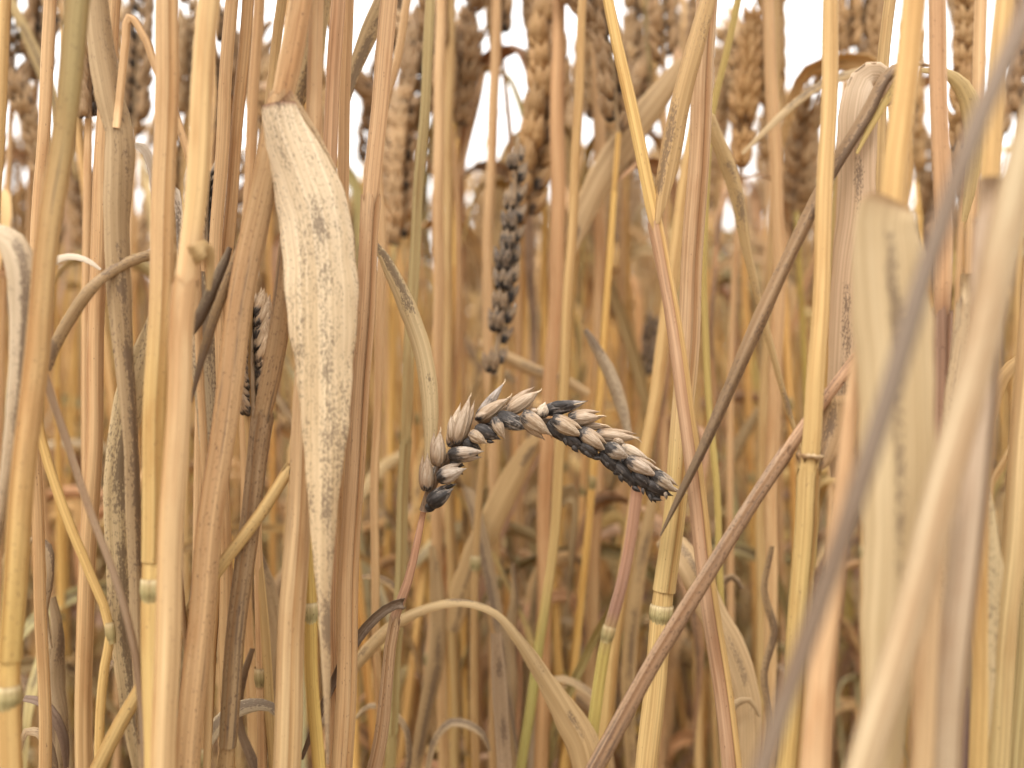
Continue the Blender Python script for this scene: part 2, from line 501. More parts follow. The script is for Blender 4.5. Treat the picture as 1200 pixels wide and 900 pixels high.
# ------------------------------------------------------------------ hand placed stalks
CAM = np.array([0, 0, H])
GROWN = []          # straws that rise out of view: their ears are put on further down
def stalk(label, pts, D, w, col, spots=0.25, nodes=(), sheath=None, sheath_col=None, stops=None, top='grow', group=None, sheath_edge=-1.9, collar=None, wend=None, bottom=True, sides=14, sheath_turn=1.16):
    """a straw: pts in photo pixels from top to bottom, D metres from the lens, w pixels thick"""
    k = len(pts)
    Ds = np.array([near(q) for q in (np.linspace(D[0], D[1], k) if isinstance(D, tuple) else np.full(k, float(D)))])
    ww = np.linspace(w, wend if wend else w, k)
    pp = [P(x, y, dd) for (x, y), dd in zip(pts, Ds)]
    rr = [a / 2 / FPX * dd for a, dd in zip(ww, Ds)]
    if top == 'grow':
        a, b = pp[0], pp[1]; dz = max(H + 0.125, H + 0.43 * a[1]) - a[2]
        if dz > 0.01:
            sl = (a - b) / max(1e-3, a[2] - b[2]); sl = np.clip(sl, -0.35, 0.35); sl[2] = 1
            pp.insert(0, a + sl * dz); rr.insert(0, rr[0] * 0.85)
    if bottom:
        a, b = pp[-1], pp[-2]; sl = (a - b) / max(1e-3, b[2] - a[2]); sl = np.clip(sl, -0.7, 0.7)
        z = a[2]; q = a.copy()
        for f in (0.35, 0.7, 1.0):
            dz = z * 0.34; q = q + np.array([sl[0] * dz * (1 - f), sl[1] * dz * (1 - f), -dz])
            if f == 1.0: q[2] = 0.0
            pp.append(q.copy()); rr.append(rr[-1])
    c, idx = spline(pp, 0.006)
    r = np.interp(idx, np.arange(len(rr)), rr)
    s = arclen(c)
    sd = random.Random(int(pts[0][0] * 7 + pts[-1][0])).uniform(0, 6)
    c[:, 0] += 0.0004 * np.sin(s * 38 + sd) * np.minimum(1, s * 20)
    c[:, 1] += 0.0003 * np.sin(s * 61 + sd * 2)
    c[:, 0] += 0.00022 * np.sin(s * 117 + sd * 3) * np.minimum(1, s * 20)
    r = r * (1 + 0.02 * np.sin(s * 60 + sd) + 0.018 * np.sin(s * 163 + sd * 4))
    py = pix_y(c)
    base = np.array([c[-1][0], c[-1][1], 0.0 if bottom else c[-1][2]])
    root = thing("wheat_stalk", label, "wheat stalk", tuple(base), group)
    tn = lerp_tint(py, stops) if stops else lerp_tint(py, [(-300, (1, 1, 1)), (450, (1, 1, 1)), (1000, (.96, 1.0, .92)), (2200, (.9, 1, .8))])
    if top == 'grow': GROWN.append((root, c[0] - base))
    inner = r.copy()
    if sheath:
        m = (py >= sheath[0]) & (py <= sheath[1]); inner[m] *= 0.93
    g = Geo(); tube(g, c, inner, sides, tn, flat=0.93)
    link("stem", to_mesh("stem", g, STRAW, base), root, col, spots)
    t = tangents(c)
    if sheath:
        m = np.where((py >= sheath[0]) & (py <= sheath[1]))[0]
        if len(m) > 3:
            g = Geo(); rs_ = r[m].copy() * (0.985 if sheath_turn > 1 else 1.03)
            rs_[:3] *= np.linspace(1.10, 1.0, min(3, len(rs_)))
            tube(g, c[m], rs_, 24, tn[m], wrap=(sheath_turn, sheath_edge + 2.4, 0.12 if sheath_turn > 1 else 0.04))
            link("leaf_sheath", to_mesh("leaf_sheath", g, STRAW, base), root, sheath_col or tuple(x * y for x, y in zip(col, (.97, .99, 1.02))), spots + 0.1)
    for ny in nodes:
        k = int(np.argmin(np.abs(py - ny)))
        link("node", to_mesh("node", node_geo(c[k], -t[k], r[k] * 0.96), STRAW, base), root, (0.52, 0.45, 0.29), 0.3)
    if collar:
        for cy in collar:
            k = int(np.argmin(np.abs(py - cy)))
            g = Geo(); zz = np.array([-.0006, -.0004, 0, .0005, .0008, .0009])
            tube(g, c[k] - t[k] * zz[:, None] , r[k] * np.array([1.06, 1.2, 1.28, 1.34, 1.36, 1.30]), 20, None, wrap=(0.97, 3.6, 0.08))
            link("collar", to_mesh("collar", g, STRAW, base), root, (0.50, 0.38, 0.24), 0.3)
    root['_c'] = 0; del root['_c']
    return root, c, r, py, base

def leaf_geo(pts, D, w, twist=0.0, chan=0.15, fold=0.0, wave=0.04, seed=0, cols=9, stops=None, step=0.003):
    k = len(pts)
    if isinstance(D, (tuple, list)): Ds = np.array(D, float) if len(D) == k else np.linspace(D[0], D[-1], k)
    else: Ds = np.full(k, float(D))
    Ds = np.array([near(q) for q in Ds])
    pp = [P(x, y, dd) for (x, y), dd in zip(pts, Ds)]
    ws = [a / FPX * dd for a, dd in zip(w, Ds)]
    c, idx = spline(pp, step)
    ww = np.interp(idx, np.arange(k), ws)
    tw = np.interp(idx, np.arange(k), twist) if isinstance(twist, (list, tuple)) else twist
    tn = None
    if stops:
        f = idx / (k - 1); tn = np.stack([np.interp(f, [q[0] for q in stops], [q[1][i] for q in stops]) for i in range(3)], -1)
    g = Geo(); ribbon(g, c, ww, tw, chan, fold, cols, tn, CAM, 0.00016, wave, seed)
    return g, c

def leaf_part(root, base, *a, col=TAN, mould=0.3, label=None, **kw):
    g, c = leaf_geo(*a, **kw)
    o = link("leaf", to_mesh("leaf", g, LEAF, base), root, col, mould)
    if label: o['label'] = label
    return o

def leaf_thing(label, *a, col=TAN, mould=0.3, group=None, **kw):
    g, c = leaf_geo(*a, **kw)
    b = c[0]
    o = link("dry_leaf", to_mesh("dry_leaf", g, LEAF, b), None, col, mould)
    o.location = b; o['label'] = label; o['category'] = "leaf"
    if group: o['group'] = group
    return o
#@@SETTING

# ------------------------------------------------------------------ the setting
def ground():
    n = 60
    xs = np.sign(np.linspace(-1, 1, n)) * np.abs(np.linspace(-1, 1, n)) ** 3 * 150
    X, Y = np.meshgrid(xs, xs + 0.0, indexing='ij')
    R = np.hypot(X, Y)
    Z = -0.004 + 0.004 * np.sin(X * 31) * np.cos(Y * 27) * (R < 6)
    V = np.stack([X, Y, Z], -1).reshape(-1, 3)
    i, j = np.meshgrid(np.arange(n - 1), np.arange(n - 1), indexing='ij')
    F = np.stack([i * n + j, (i + 1) * n + j, (i + 1) * n + j + 1, i * n + j + 1], -1).reshape(-1, 4)
    o = link("ground", to_mesh("ground", (V, F, V * 1.0, np.ones_like(V)), SOIL))
    o['kind'] = 'structure'
ground()

#@@STALKS
# ------------------------------------------------------------------ stalks across the left of the view
S = stalk
S("thin straw leaving the top left corner", [(8, 0), (4, 70), (-3, 160), (-12, 320), (-22, 600), (-30, 900)], .24, 13, GOLD)
S("slim pink straw just left of the thick grey-topped stalk", [(58, 0), (51, 140), (44, 290), (40, 420), (44, 620), (52, 900)], .27, 14, PINK)
S("thick leaning stalk with a grey-olive top and a pale node near its foot",
  [(90, -6), (74, 150), (55, 300), (40, 450), (24, 600), (13, 730), (9, 815), (10, 905)], .205, 26, (.54, .375, .19), .32, nodes=(818,), sheath=(-200, 808),
  sheath_edge=-1.35, stops=[(-200, (.62, .72, .66)), (120, (.68, .76, .70)), (230, (.98, 1, .98)), (500, (1.05, 1.03, 1)), (760, (1.05, 1.1, .8)), (830, (1.0, 1.0, .85)), (1200, (1, 1, .9))])
S("pink straw left of the drab speckled leaf, standing straight and smooth", [(118, 250), (113, 333), (107, 600), (100, 750), (98, 905)], .28, 19, PINK, .15)
S("thick straight stalk, pinkish above and golden below, left of the pale golden one",
  [(197, -6), (192, 150), (187, 300), (184, 420), (182, 560), (180, 690), (180, 905)], .22, 25, PINK, .2, nodes=(690,), sheath=(-200, 681), sheath_edge=-2.3,
  stops=[(-200, (1, 1, 1)), (300, (1.02, 1.03, .98)), (450, (1, 1.04, .80)), (660, (1, 1.05, .80)), (760, (.95, 1.02, .8)), (1500, (.95, 1, .7))])
A7 = S("broad pale golden stalk in front, a thinner straw rising from its brown-rimmed sheath",
  [(247, -6), (239, 100), (228, 230), (221, 290), (212, 360), (207, 480), (203, 600), (198, 740), (192, 905)], .205, 25, (.60, .43, .245), .12, sheath=(292, 1500), sheath_edge=-1.2,
  stops=[(-200, (.98, .98, .9)), (250, (1, 1, .9)), (300, (1.0, .98, .97)), (600, (1.02, 1.02, 1)), (1500, (1, 1, .9))], wend=28)
leaf_part(A7[0], A7[4], [(224, 300), (232, 296), (241, 288), (246, 300), (244, 340)], [.2025, .2, .203, .206, .208], [24, 22, 16, 12, 5], col=TAN, mould=.2)
S("pink slim straw, second right of the pale golden one", [(273, -6), (262, 140), (251, 300), (254, 420), (262, 560), (266, 905)], .27, 15, PINK, .15)
S("slim pink-orange straw beside the tilted tan stalk, crossing behind it", [(291, -6), (279, 150), (267, 295), (258, 400), (262, 600), (270, 905)], .275, 14, (.56, .375, .2), .15)
S("blurred narrow straw at the top, between two pink straws and the tilted tan stalk", [(304, -6), (296, 150), (290, 300), (287, 600), (300, 905)], .33, 13, PINK, .1)
S("straw leaning behind the tilted tan stalk near the top", [(332, -6), (315, 120), (298, 235), (290, 400), (300, 600), (320, 905)], .30, 12, TAN, .2)
S("tilted tan-orange stalk with rust streaks passing left of the big speckled leaf",
  [(353, -6), (334, 110), (313, 205), (293, 300), (267, 467), (247, 600), (231, 750), (221, 905)], .235, 28, (.53, .36, .20), .38, sheath=(110, 1600), sheath_edge=-0.9,
  stops=[(-100, (1.05, 1.05, 1.05)), (100, (1.05, 1.05, 1.05)), (200, (.84, .84, .80)), (330, (.98, .96, .95)), (700, (1, .98, .95)), (1600, (1, 1, .9))])
S("brown sooty stalk running down left from behind the big speckled leaf",
  [(345, 250), (333, 345), (322, 415), (310, 483), (295, 600), (277, 750), (262, 905)], .25, 27, (.43, .295, .165), .58, sheath=(480, 900), sheath_edge=-1.7, sheath_col=(.37, .265, .165), wend=20, top='cut')
S("clean pink-gold stalk passing behind the big speckled leaf, widest at the bottom edge",
  [(372, -6), (368, 145), (364, 300), (357, 430), (350, 560), (344, 700), (337, 905)], .245, 17, (.58, .41, .24), .12, sheath=(330, 1500), sheath_edge=-2.1, wend=31)
S("yellow thin straw with a green node, touching the tip of the big speckled leaf",
  [(356, 560), (361, 640), (365, 717), (368, 800), (373, 905)], .26, 15, GOLD, .15, nodes=(717,), top='cut', stops=[(0, (1, 1, .85)), (717, (1, 1.05, .75)), (1500, (1, 1, .8))])
S("pale straw with a white node at the bottom edge, right of the pale golden one", [(256, 560), (250, 690), (243, 800), (238, 885), (236, 950)], .27, 20, PINK, .15, nodes=(885,), top='cut')
S("pale pink straw rising behind the right edge of the big speckled leaf", [(397, -6), (388, 160), (384, 300), (384, 600), (392, 905)], .28, 17, (.58, .38, .23), .1)
S("thin pale pink straw at the top, just right of the big speckled leaf", [(408, -6), (403, 200), (400, 420), (398, 905)], .29, 14, PINK, .1)
S("long pink stalk right of the big speckled leaf, leaning right at its top",
  [(456, -6), (444, 120), (433, 280), (422, 470), (411, 600), (405, 760), (401, 905)], .27, 20, (.57, .385, .225), .18, sheath=(200, 1600), sheath_edge=-2.4, wend=23)
S("thin straw at the top beside the long pink stalk", [(478, -6), (466, 70), (453, 117), (446, 300), (440, 600), (446, 905)], .34, 10, PINK, .1)

# thin bent and slanting ones at the left
S("thin pink stem snapped over at the top left behind the straight stalk",
  [(136, 150), (143, 85), (147, 45), (151, 20), (158, 26), (180, 77), (203, 127), (222, 180), (232, 330), (240, 600), (244, 905)], .245, 9, PINK, .1, top='cut')
S("thin golden straw slanting down right to a grey node at lower left",
  [(36, 440), (47, 513), (75, 600), (105, 675), (129, 740), (124, 780), (117, 890), (115, 950)], .25, 11, GOLD, .2, nodes=(742,), top='cut', stops=[(0, (1, 1, .8)), (1000, (1, 1, .9))])
S("thin pinkish-grey stem slanting down right, darkening towards its end at lower left",
  [(44, 400), (52, 437), (78, 515), (107, 600), (143, 700), (161, 767), (172, 905)], .22, 9, (.43, .325, .23), .4, top='cut',
  stops=[(300, (1, 1, 1)), (560, (.95, .95, .93)), (660, (.68, .66, .64)), (780, (.55, .53, .5)), (1200, (.6, .6, .6))])
S("golden straw lying diagonally across the lower left, rising to the right",
  [(341, 546), (307, 600), (253, 673), (200, 752), (163, 807), (112, 902)], .245, 13, GOLD, .3, top='cut', sheath=(500, 1000), sheath_edge=-1.0, wend=17)
S("narrow dark brown stem right of the pale golden stalk's foot", [(205, 600), (210, 667), (219, 760), (230, 902)], .24, 7, (.26, .16, .085), .4, top='cut')

# ------------------------------------------------------------------ stalks across the centre and right
Y1 = S("forked stalk right of centre, a golden straw and a leaf parting above its purple-brown sheath",
  [(712, -6), (734, 105), (758, 215), (767, 258), (776, 310), (800, 440), (820, 590), (838, 740), (858, 905)], .262, 13, (.60, .42, .19), .12, sheath=(238, 1700), sheath_edge=-1.0, sheath_turn=.63,
  sheath_col=(.46, .305, .20), stops=[(-200, (1, 1, .9)), (235, (1, 1, .9)), (262, (1, .98, .95)), (600, (.98, 1, 1)), (1700, (1, 1, 1))], wend=24)
leaf_part(Y1[0], Y1[4], [(769, 262), (771, 240), (779, 195), (795, 115), (812, 52), (830, -12), (850, -90)], .259, [5, 17, 26, 25, 23, 20, 10], chan=.5, fold=.35, col=(.52, .36, .18), mould=.35, twist=.35)
S("pink stalk with a pale green node standing behind the forked stalk",
  [(828, -6), (822, 90), (812, 300), (804, 450), (790, 590), (774, 718), (764, 830), (758, 905)], .30, 23, (.57, .395, .235), .1, nodes=(718,), sheath=(-200, 709), sheath_edge=-2.0,
  stops=[(-200, (1, 1, 1)), (400, (1, 1, 1)), (560, (1.02, 1.08, .8)), (760, (1, 1.08, .85)), (1500, (1, 1, .9))], wend=26)
S("thin yellow-green stem at the top right of the forked stalk", [(866, -6), (850, 65), (834, 132), (826, 300), (840, 600), (850, 905)], .34, 8, (.50, .40, .15), .1)
C6 = S("smooth golden stalk right of centre with a thin ring collar halfway down",
  [(974, -6), (969, 150), (962, 300), (957, 420), (951, 536), (948, 560), (946, 610), (934, 770), (921, 905)], .235, 18, (.57, .41, .20), .1, sheath=(538, 1700), sheath_edge=-2.2, collar=(540,),
  stops=[(-200, (.98, .94, .95)), (250, (1, .97, .95)), (500, (1, 1, .95)), (620, (.96, .99, .9)), (800, (.95, 1.0, .85)), (1500, (1, 1, .8))], wend=26)
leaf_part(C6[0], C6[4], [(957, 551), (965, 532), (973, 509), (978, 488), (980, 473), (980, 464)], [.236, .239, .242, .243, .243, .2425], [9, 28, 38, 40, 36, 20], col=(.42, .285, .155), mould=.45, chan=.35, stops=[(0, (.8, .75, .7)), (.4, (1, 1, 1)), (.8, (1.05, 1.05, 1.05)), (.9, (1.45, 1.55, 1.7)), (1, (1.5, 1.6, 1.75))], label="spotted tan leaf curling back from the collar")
S("golden blurred stalk at top right standing over the wide pale leaf", [(1074, -6), (1062, 110), (1047, 232), (1042, 330), (1040, 600), (1046, 905)], .19, 28, (.58, .40, .19), .08, stops=[(-200, (1, 1, .95)), (230, (1, 1, .95)), (240, (.9, .85, .8)), (1500, (1, 1, 1))])
S("slim straw at the top, left of the golden blurred stalk", [(1044, -6), (1033, 85), (1028, 300), (1030, 905)], .28, 14, TAN, .1)
S("upright pink straw at upper right with a purple lower half", [(1099, -6), (1102, 150), (1104, 330), (1103, 420), (1098, 560), (1090, 905)], .23, 20, (.57, .375, .22), .3, sheath=(335, 1500), sheath_edge=-1.9,
  sheath_col=(.44, .31, .225), stops=[(-200, (1, 1, 1)), (330, (1, 1, 1)), (344, (.70, .66, .68)), (480, (.85, .80, .80)), (560, (1, 1, 1)), (1500, (1, 1, 1))])
S("blurred golden straw near the right edge at the top", [(1177, -6), (1168, 130), (1156, 290), (1150, 420), (1146, 905)], .20, 22, GOLD, .1)
S("blurred grey-brown stick slanting across the right side in front of everything",
  [(1235, -60), (1200, 25), (1150, 135), (1097, 288), (1060, 400), (1013, 540), (985, 630), (955, 720), (925, 800)], .138, 24, (.225, .18, .14), .35, bottom=True, top='cut', stops=[(-300, (1.25, 1.2, 1.2)), (300, (.95, .95, .97)), (1000, (.95, .92, .9))])
S("large blurred beige stalk leaning in from the right edge to the bottom",
  [(1250, 40), (1205, 170), (1170, 300), (1132, 470), (1095, 600), (1047, 780), (1012, 905)], .155, 39, (.48, .38, .255), .15, top='cut', stops=[(0, (.95, .98, .92)), (400, (1, 1, 1)), (700, (1.03, 1.03, 1.02)), (2000, (1, 1, .9))])
S("pink blurred stalk at lower right, left foot of the leaning beige one", [(1108, 560), (1095, 650), (1085, 780), (1077, 905)], .165, 26, (.55, .385, .24), .1, top='cut')
S("pinkish grey blurred stalk standing by the right edge below the middle", [(1165, 210), (1153, 380), (1140, 540), (1128, 640), (1114, 780), (1109, 905)], .17, 35, (.49, .375, .275), .12, sheath=(250, 1300), sheath_edge=-2.3, top='cut')
S("pink-orange blurred stalk at lower right of centre, beside the golden collared one", [(1006, 395), (1003, 420), (997, 480), (985, 600), (965, 760), (952, 905)], .178, 5, (.57, .39, .23), .08, wend=36, top='cut', stops=[(200, (.9, .9, .9)), (560, (1, 1, 1)), (1500, (1, 1, 1))])
S("weathered brown-grey stem slanting up right from the bottom to the collared stalk",
  [(1004, 418), (970, 462), (943, 498), (874, 604), (800, 722), (740, 822), (692, 905)], .245, 13, (.40, .28, .185), .62, top='cut', sheath=(500, 1000), sheath_edge=-1.3, wend=20,
  stops=[(400, (1.25, 1.15, 1.1)), (480, (1.2, 1.1, 1.05)), (560, (1, 1, 1)), (800, (.85, .82, .8)), (1000, (.8, .8, .75))])
S("pale stub with a ragged sooty top between blurred stalks at right", [(1138, 322), (1132, 380), (1121, 460), (1112, 600), (1110, 905)], .215, 24, PALE, .6, top='cut', sheath=(324, 900), sheath_edge=-1.6)
S("straw at the right edge, yellow-green low down", [(1215, 300), (1200, 480), (1188, 620), (1176, 760), (1166, 905)], .22, 26, (.54, .41, .25), .2, top='cut', stops=[(0, (1.1, .98, 1)), (600, (1, 1, .9)), (900, (.97, 1.02, .85))])
S("thick blurred straw cut by the right edge in its lower half", [(1212, 560), (1203, 700), (1192, 905)], .25, 20, (.46, .37, .20), .15, top='cut')

# hero plant ---------------------------------------------------------------
def hero():
    D0 = .285
    root, c, r, py, base = stalk("bent wheat ear in sharp focus, its pale husks blackened by mould, on a pink stem",
        [(496, 600), (490, 630), (478, 683), (465, 720), (455, 790), (444, 867), (436, 905)], D0, 7, (.46, .315, .22), .35, top='cut', sheath=(705, 1500), sheath_edge=-1.5,
        sheath_col=(.42, .295, .185), wend=17, stops=[(590, (1, .88, .85)), (690, (.95, .85, .8)), (720, (.9, .88, .85)), (1500, (1, 1, 1))])
    leaf_part(root, base, [(468, 712), (472, 707), (462, 708), (440, 722), (418, 748), (399, 781), (380, 822), (352, 890)], [.283, .281, .279, .277, .276, .275, .274, .272],
              [10, 13, 13, 14, 13, 11, 10, 7], col=(.24, .185, .14), mould=.75, twist=[0, .2, .5, .6, .4, .2, .5, .8], chan=.4, label="dark shrivelled leaf arching down left from the stem")
    def Q(x, y, dd=0.0):
        return P(470 + x / 3.4286, 430 + y / 3.4286, D0 + dd)
    arc = [(92, 580), (105, 535), (140, 445), (205, 345), (315, 262), (450, 225), (590, 220), (700, 268), (820, 345), (940, 420), (1070, 500)]
    cc, _ = spline([Q(x, y, .002) for x, y in arc], .003)
    g = Geo(); tube(g, cc, np.linspace(.0014, .0007, len(cc)), 8)
    ear = link("ear", to_mesh("ear", g, STRAW, base), root, (.22, .16, .11), .7)
    k = 3.4286
    px = D0 / FPX / k
    # (base x, y, tip x, y, width, depth mm, tilt mm, pale/grey, mould, companion side)
    K = [
        # upper rank, pale with pointed beaks
        (104, 500, 108, 352, 54, 0.5, 0, HUSKPALE, .12, 1), (150, 400, 156, 258, 58, 0.0, 0, HUSKPALE, .15, 1),
        (196, 322, 236, 150, 50, 1.5, .5, (.56, .45, .33), .15, 0), (222, 312, 276, 122, 56, -.5, 0, HUSKPALE, .10, -1), (206, 296, 200, 196, 40, -.3, -.6, HUSKPALE, .1, 0),
        (302, 216, 412, 66, 46, 2.2, .5, (.40, .36, .33), .35, 0), (304, 214, 434, 122, 56, .2, 0, HUSKPALE, .12, -1), (300, 208, 352, 180, 34, -1.2, -.6, HUSKPALE, .1, 0),
        (428, 182, 556, 98, 62, .3, 0, HUSKPALE, .10, 1),
        (566, 178, 744, 142, 58, 1.2, .3, (.36, .33, .31), .74, 0), (560, 205, 578, 142, 54, -1.0, -.6, (.56, .48, .38), .15, 0), (600, 160, 690, 150, 44, .4, -.5, (.36, .33, .31), .95, 0),
        (672, 210, 806, 204, 58, .4, 0, HUSKPALE, .14, 1), (700, 238, 840, 238, 36, 2.0, .5, HUSKPALE, .2, 0),
        (782, 272, 952, 288, 48, .8, .3, HUSKPALE, .12, 1), (850, 292, 900, 310, 40, -.2, 0, HUSKPALE, .1, 0),
        # middle rank, facing the lens
        (112, 556, 208, 490, 62, -2.0, -.8, (.30, .26, .23), .80, 1), (148, 452, 258, 408, 62, -2.4, -.8, (.42, .36, .30), .45, 1),
        (190, 352, 328, 338, 58, -2.6, -.6, (.47, .40, .33), .40, -1), (274, 264, 344, 306, 52, -3.0, -.8, (.44, .35, .255), .24, 0), (296, 244, 398, 288, 60, -1.8, -.6, (.38, .35, .33), .72, 0),
        (372, 202, 414, 288, 50, -3.2, -.8, (.43, .34, .25), .26, 0), (384, 200, 506, 252, 62, -1.8, -.4, (.40, .37, .34), .66, 1),
        (486, 186, 600, 274, 68, -2.8, -.6, (.44, .35, .255), .24, -1), (520, 176, 560, 180, 26, -1.5, -.3, HUSKPALE, .05, 0),
        (604, 210, 728, 280, 62, -2.8, -.5, (.43, .34, .245), .26, 1), (716, 256, 822, 334, 56, -2.8, -.5, (.43, .34, .25), .26, 1),
        (818, 318, 916, 366, 66, -2.6, -.5, (.46, .40, .33), .35, 0), (884, 318, 996, 374, 46, -1.6, -.2, (.56, .48, .38), .15, 0),
        (900, 368, 1030, 440, 58, -2.6, -.5, (.48, .40, .32), .34, 1), (980, 400, 1062, 432, 34, -.8, 0, (.52, .43, .32), .3, 0), (1008, 428, 1104, 500, 54, -2.2, -.3, (.46, .39, .30), .36, 1),
        (1040, 470, 1130, 505, 26, -.6, .3, (.5, .42, .32), .3, 0),
        # lower, sooted rank
        (100, 574, 150, 540, 40, -1.2, .3, (.34, .28, .22), 1, 0), (150, 430, 200, 470, 50, -.6, .4, (.34, .28, .22), 1, 0), (196, 380, 252, 396, 50, -.8, .3, (.36, .30, .25), .76, 0), (250, 300, 320, 330, 50, -.6, .3, (.38, .33, .28), .70, 0),
        (588, 222, 690, 310, 60, -1.4, .2, (.34, .28, .22), 1, 1), (650, 268, 745, 336, 54, -1.6, .2, (.34, .28, .22), 1, 0), (722, 306, 796, 362, 60, -2.0, .2, (.40, .33, .26), .72, 0), (700, 260, 780, 310, 46, -.6, .2, (.30, .25, .20), 1, 0),
        (804, 340, 880, 432, 56, -1.4, .2, (.34, .28, .22), 1, 1), (850, 380, 956, 490, 50, -1.6, .4, (.32, .26, .2), 1, 0), (930, 420, 1020, 500, 60, -1.8, .2, (.30, .24, .19), 1, 0),
        (970, 455, 1086, 520, 56, -1.6, .2, (.30, .24, .19), 1, 1), (990, 480, 1024, 545, 40, -1.0, .3, (.15, .13, .11), .8, 0), (860, 400, 880, 440, 26, -2.0, 0, (.30, .25, .20), 1, 0), (1020, 500, 1040, 540, 28, -1.2, 0, (.3, .26, .2), .5, 0),
        # far side of the ear
        (330, 250, 440, 190, 56, 3.2, 1, (.4, .34, .27), .5, 0), (470, 230, 590, 190, 56, 3.4, 1, (.4, .34, .27), .5, 0), (620, 240, 740, 230, 56, 3.2, 1, (.3, .26, .2), .6, 0),
        (740, 300, 860, 320, 56, 3.2, 1, (.3, .26, .2), .6, 0), (860, 380, 970, 420, 56, 3.0, 1, (.3, .26, .2), .6, 0), (130, 470, 150, 380, 56, 3.2, 1, (.4, .34, .27), .5, 0), (210, 360, 260, 280, 56, 3.4, 1, (.4, .34, .27), .5, 0),
    ]
    aw = [[(620, 160), (700, 150), (745, 140)], [(790, 198), (812, 196), (826, 200)], [(930, 284), (952, 290), (968, 304)], [(548, 104), (560, 96), (566, 86)], [(428, 126), (440, 118), (446, 106)], [(410, 70), (417, 60), (418, 48)], [(274, 126), (280, 116), (282, 104)],
          [(1096, 486), (1120, 498), (1150, 508)], [(812, 330), (806, 352), (796, 376)], [(985, 366), (1006, 374), (1024, 388)], [(596, 268), (604, 278), (606, 290)], [(158, 262), (160, 250), (157, 240)], [(800, 232), (830, 236), (846, 246)]]
    g = Geo()
    for a in aw:
        c3, _ = spline([Q(x, y, -.0004) for x, y in a], .0006); tube(g, c3, np.linspace(.00028, .00008, len(c3)), 6)
    link("awn_tips", to_mesh("awn_tips", g, HUSKM, base), ear, (.60, .48, .33), .05)['kind'] = 'stuff'
    rs = random.Random(3)
    for x, y in [(612, 262), (660, 300), (700, 330), (752, 352), (792, 366), (830, 392), (866, 428), (884, 448), (918, 462), (946, 492), (972, 500), (1002, 528), (1030, 532), (1064, 518), (176, 528), (200, 478), (236, 420), (300, 352), (360, 300)]:
        a = rs.uniform(-.5, .9) + (.6 if x > 550 else .1); l = rs.uniform(20, 44)
        K.append((x - l * .6 * math.cos(a), y - l * .6 * math.sin(a), x + l * .6 * math.cos(a), y + l * .6 * math.sin(a), rs.uniform(14, 24), rs.uniform(-3.2, -1.8), 0, rs.choice([(.55, .44, .32), (.34, .28, .22)]), rs.uniform(.3, .8), 0))
    for (bx, by, tx, ty, w, dm, tl, colr, mo, comp) in K:
        b = Q(bx, by, dm / 1000); t = Q(tx + (tx - bx) * .05, ty + (ty - by) * .05, (dm + tl) / 1000)
        W = w * px * 0.97
        ax = t - b; L = np.linalg.norm(ax); sd = np.cross(ax / L, (0, 1, 0))
        g = Geo()
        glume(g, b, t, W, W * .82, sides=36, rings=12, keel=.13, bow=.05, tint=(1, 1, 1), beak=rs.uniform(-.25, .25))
        if comp:
            b2 = b + sd * W * .20 * comp + np.array([0, W * .22, 0]); t2 = b + ax * .93 + sd * W * .50 * comp + np.array([0, W * .15, 0])
            glume(g, b2, t2, W * .72, W * .6, sides=30, rings=12, keel=.2, bow=.04, tint=(.90, .86, .82), beak=.2 * comp)
            b3 = b - sd * W * .16 * comp + np.array([0, W * .1, 0]); t3 = b + ax * .62 - sd * W * .34 * comp + np.array([0, -W * .02, 0])
            glume(g, b3, t3, W * .5, W * .45, sides=26, rings=12, keel=.25, bow=.05, tint=(1.0, .95, .9))
        o = link("spikelet", to_mesh("spikelet", g, HUSKM, b), ear, colr, min(1, mo + rs.uniform(.0, .22)))
        o.location = Vector(b - base)
hero()

# ------------------------------------------------------------------ loose and dangling leaves that stand out
L = leaf_thing
def creased_leaf():
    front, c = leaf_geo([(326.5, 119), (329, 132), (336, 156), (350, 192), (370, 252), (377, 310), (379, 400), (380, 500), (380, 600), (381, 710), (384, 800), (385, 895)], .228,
        [38, 45, 56, 70, 86, 88, 76, 54, 34, 15, 10, 5], twist=[.05, .05, 0, 0, .1, .12, 0, -.1, .15, .3, .5, .8], chan=.34, fold=.10, wave=.045, cols=17, step=.002,
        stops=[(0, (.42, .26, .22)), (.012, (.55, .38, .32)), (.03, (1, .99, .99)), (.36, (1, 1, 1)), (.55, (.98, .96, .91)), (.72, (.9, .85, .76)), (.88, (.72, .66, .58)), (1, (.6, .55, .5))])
    back, _ = leaf_geo([(327, 119), (340, 134), (360, 164), (384, 205), (398, 240)], [.2285, .232, .237, .243, .247], [38, 36, 32, 24, 10], chan=.3, wave=.03, cols=13, stops=[(0, (.5, .34, .28)), (.1, (.8, .7, .6)), (1, (.8, .72, .62))])
    g = Geo()
    for q in (front, back): g.add(*q.arrays())
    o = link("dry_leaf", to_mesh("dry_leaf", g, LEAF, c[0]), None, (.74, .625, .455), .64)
    o.location = c[0]; o['category'] = "leaf"; o['label'] = "broad cream leaf folded at its top and hanging straight down, peppered with black mould"
creased_leaf()
L("drab brown twisted leaf standing upright left of the straight thick stalk", [(112, -30), (118, 40), (130, 110), (137, 150), (138, 260), (145, 380), (156, 500), (160, 640), (164, 770), (174, 905), (178, 990)], [.245, .245, .245, .245, .246, .247, .248, .25, .25, .25, .25],
  [24, 29, 33, 34, 30, 26, 20, 17, 16, 18, 14], col=(.47, .35, .21), mould=.42, chan=.5, fold=.25, twist=[0, .1, .2, -.2, .1, .3, .5, .4, .2, .3, .3])
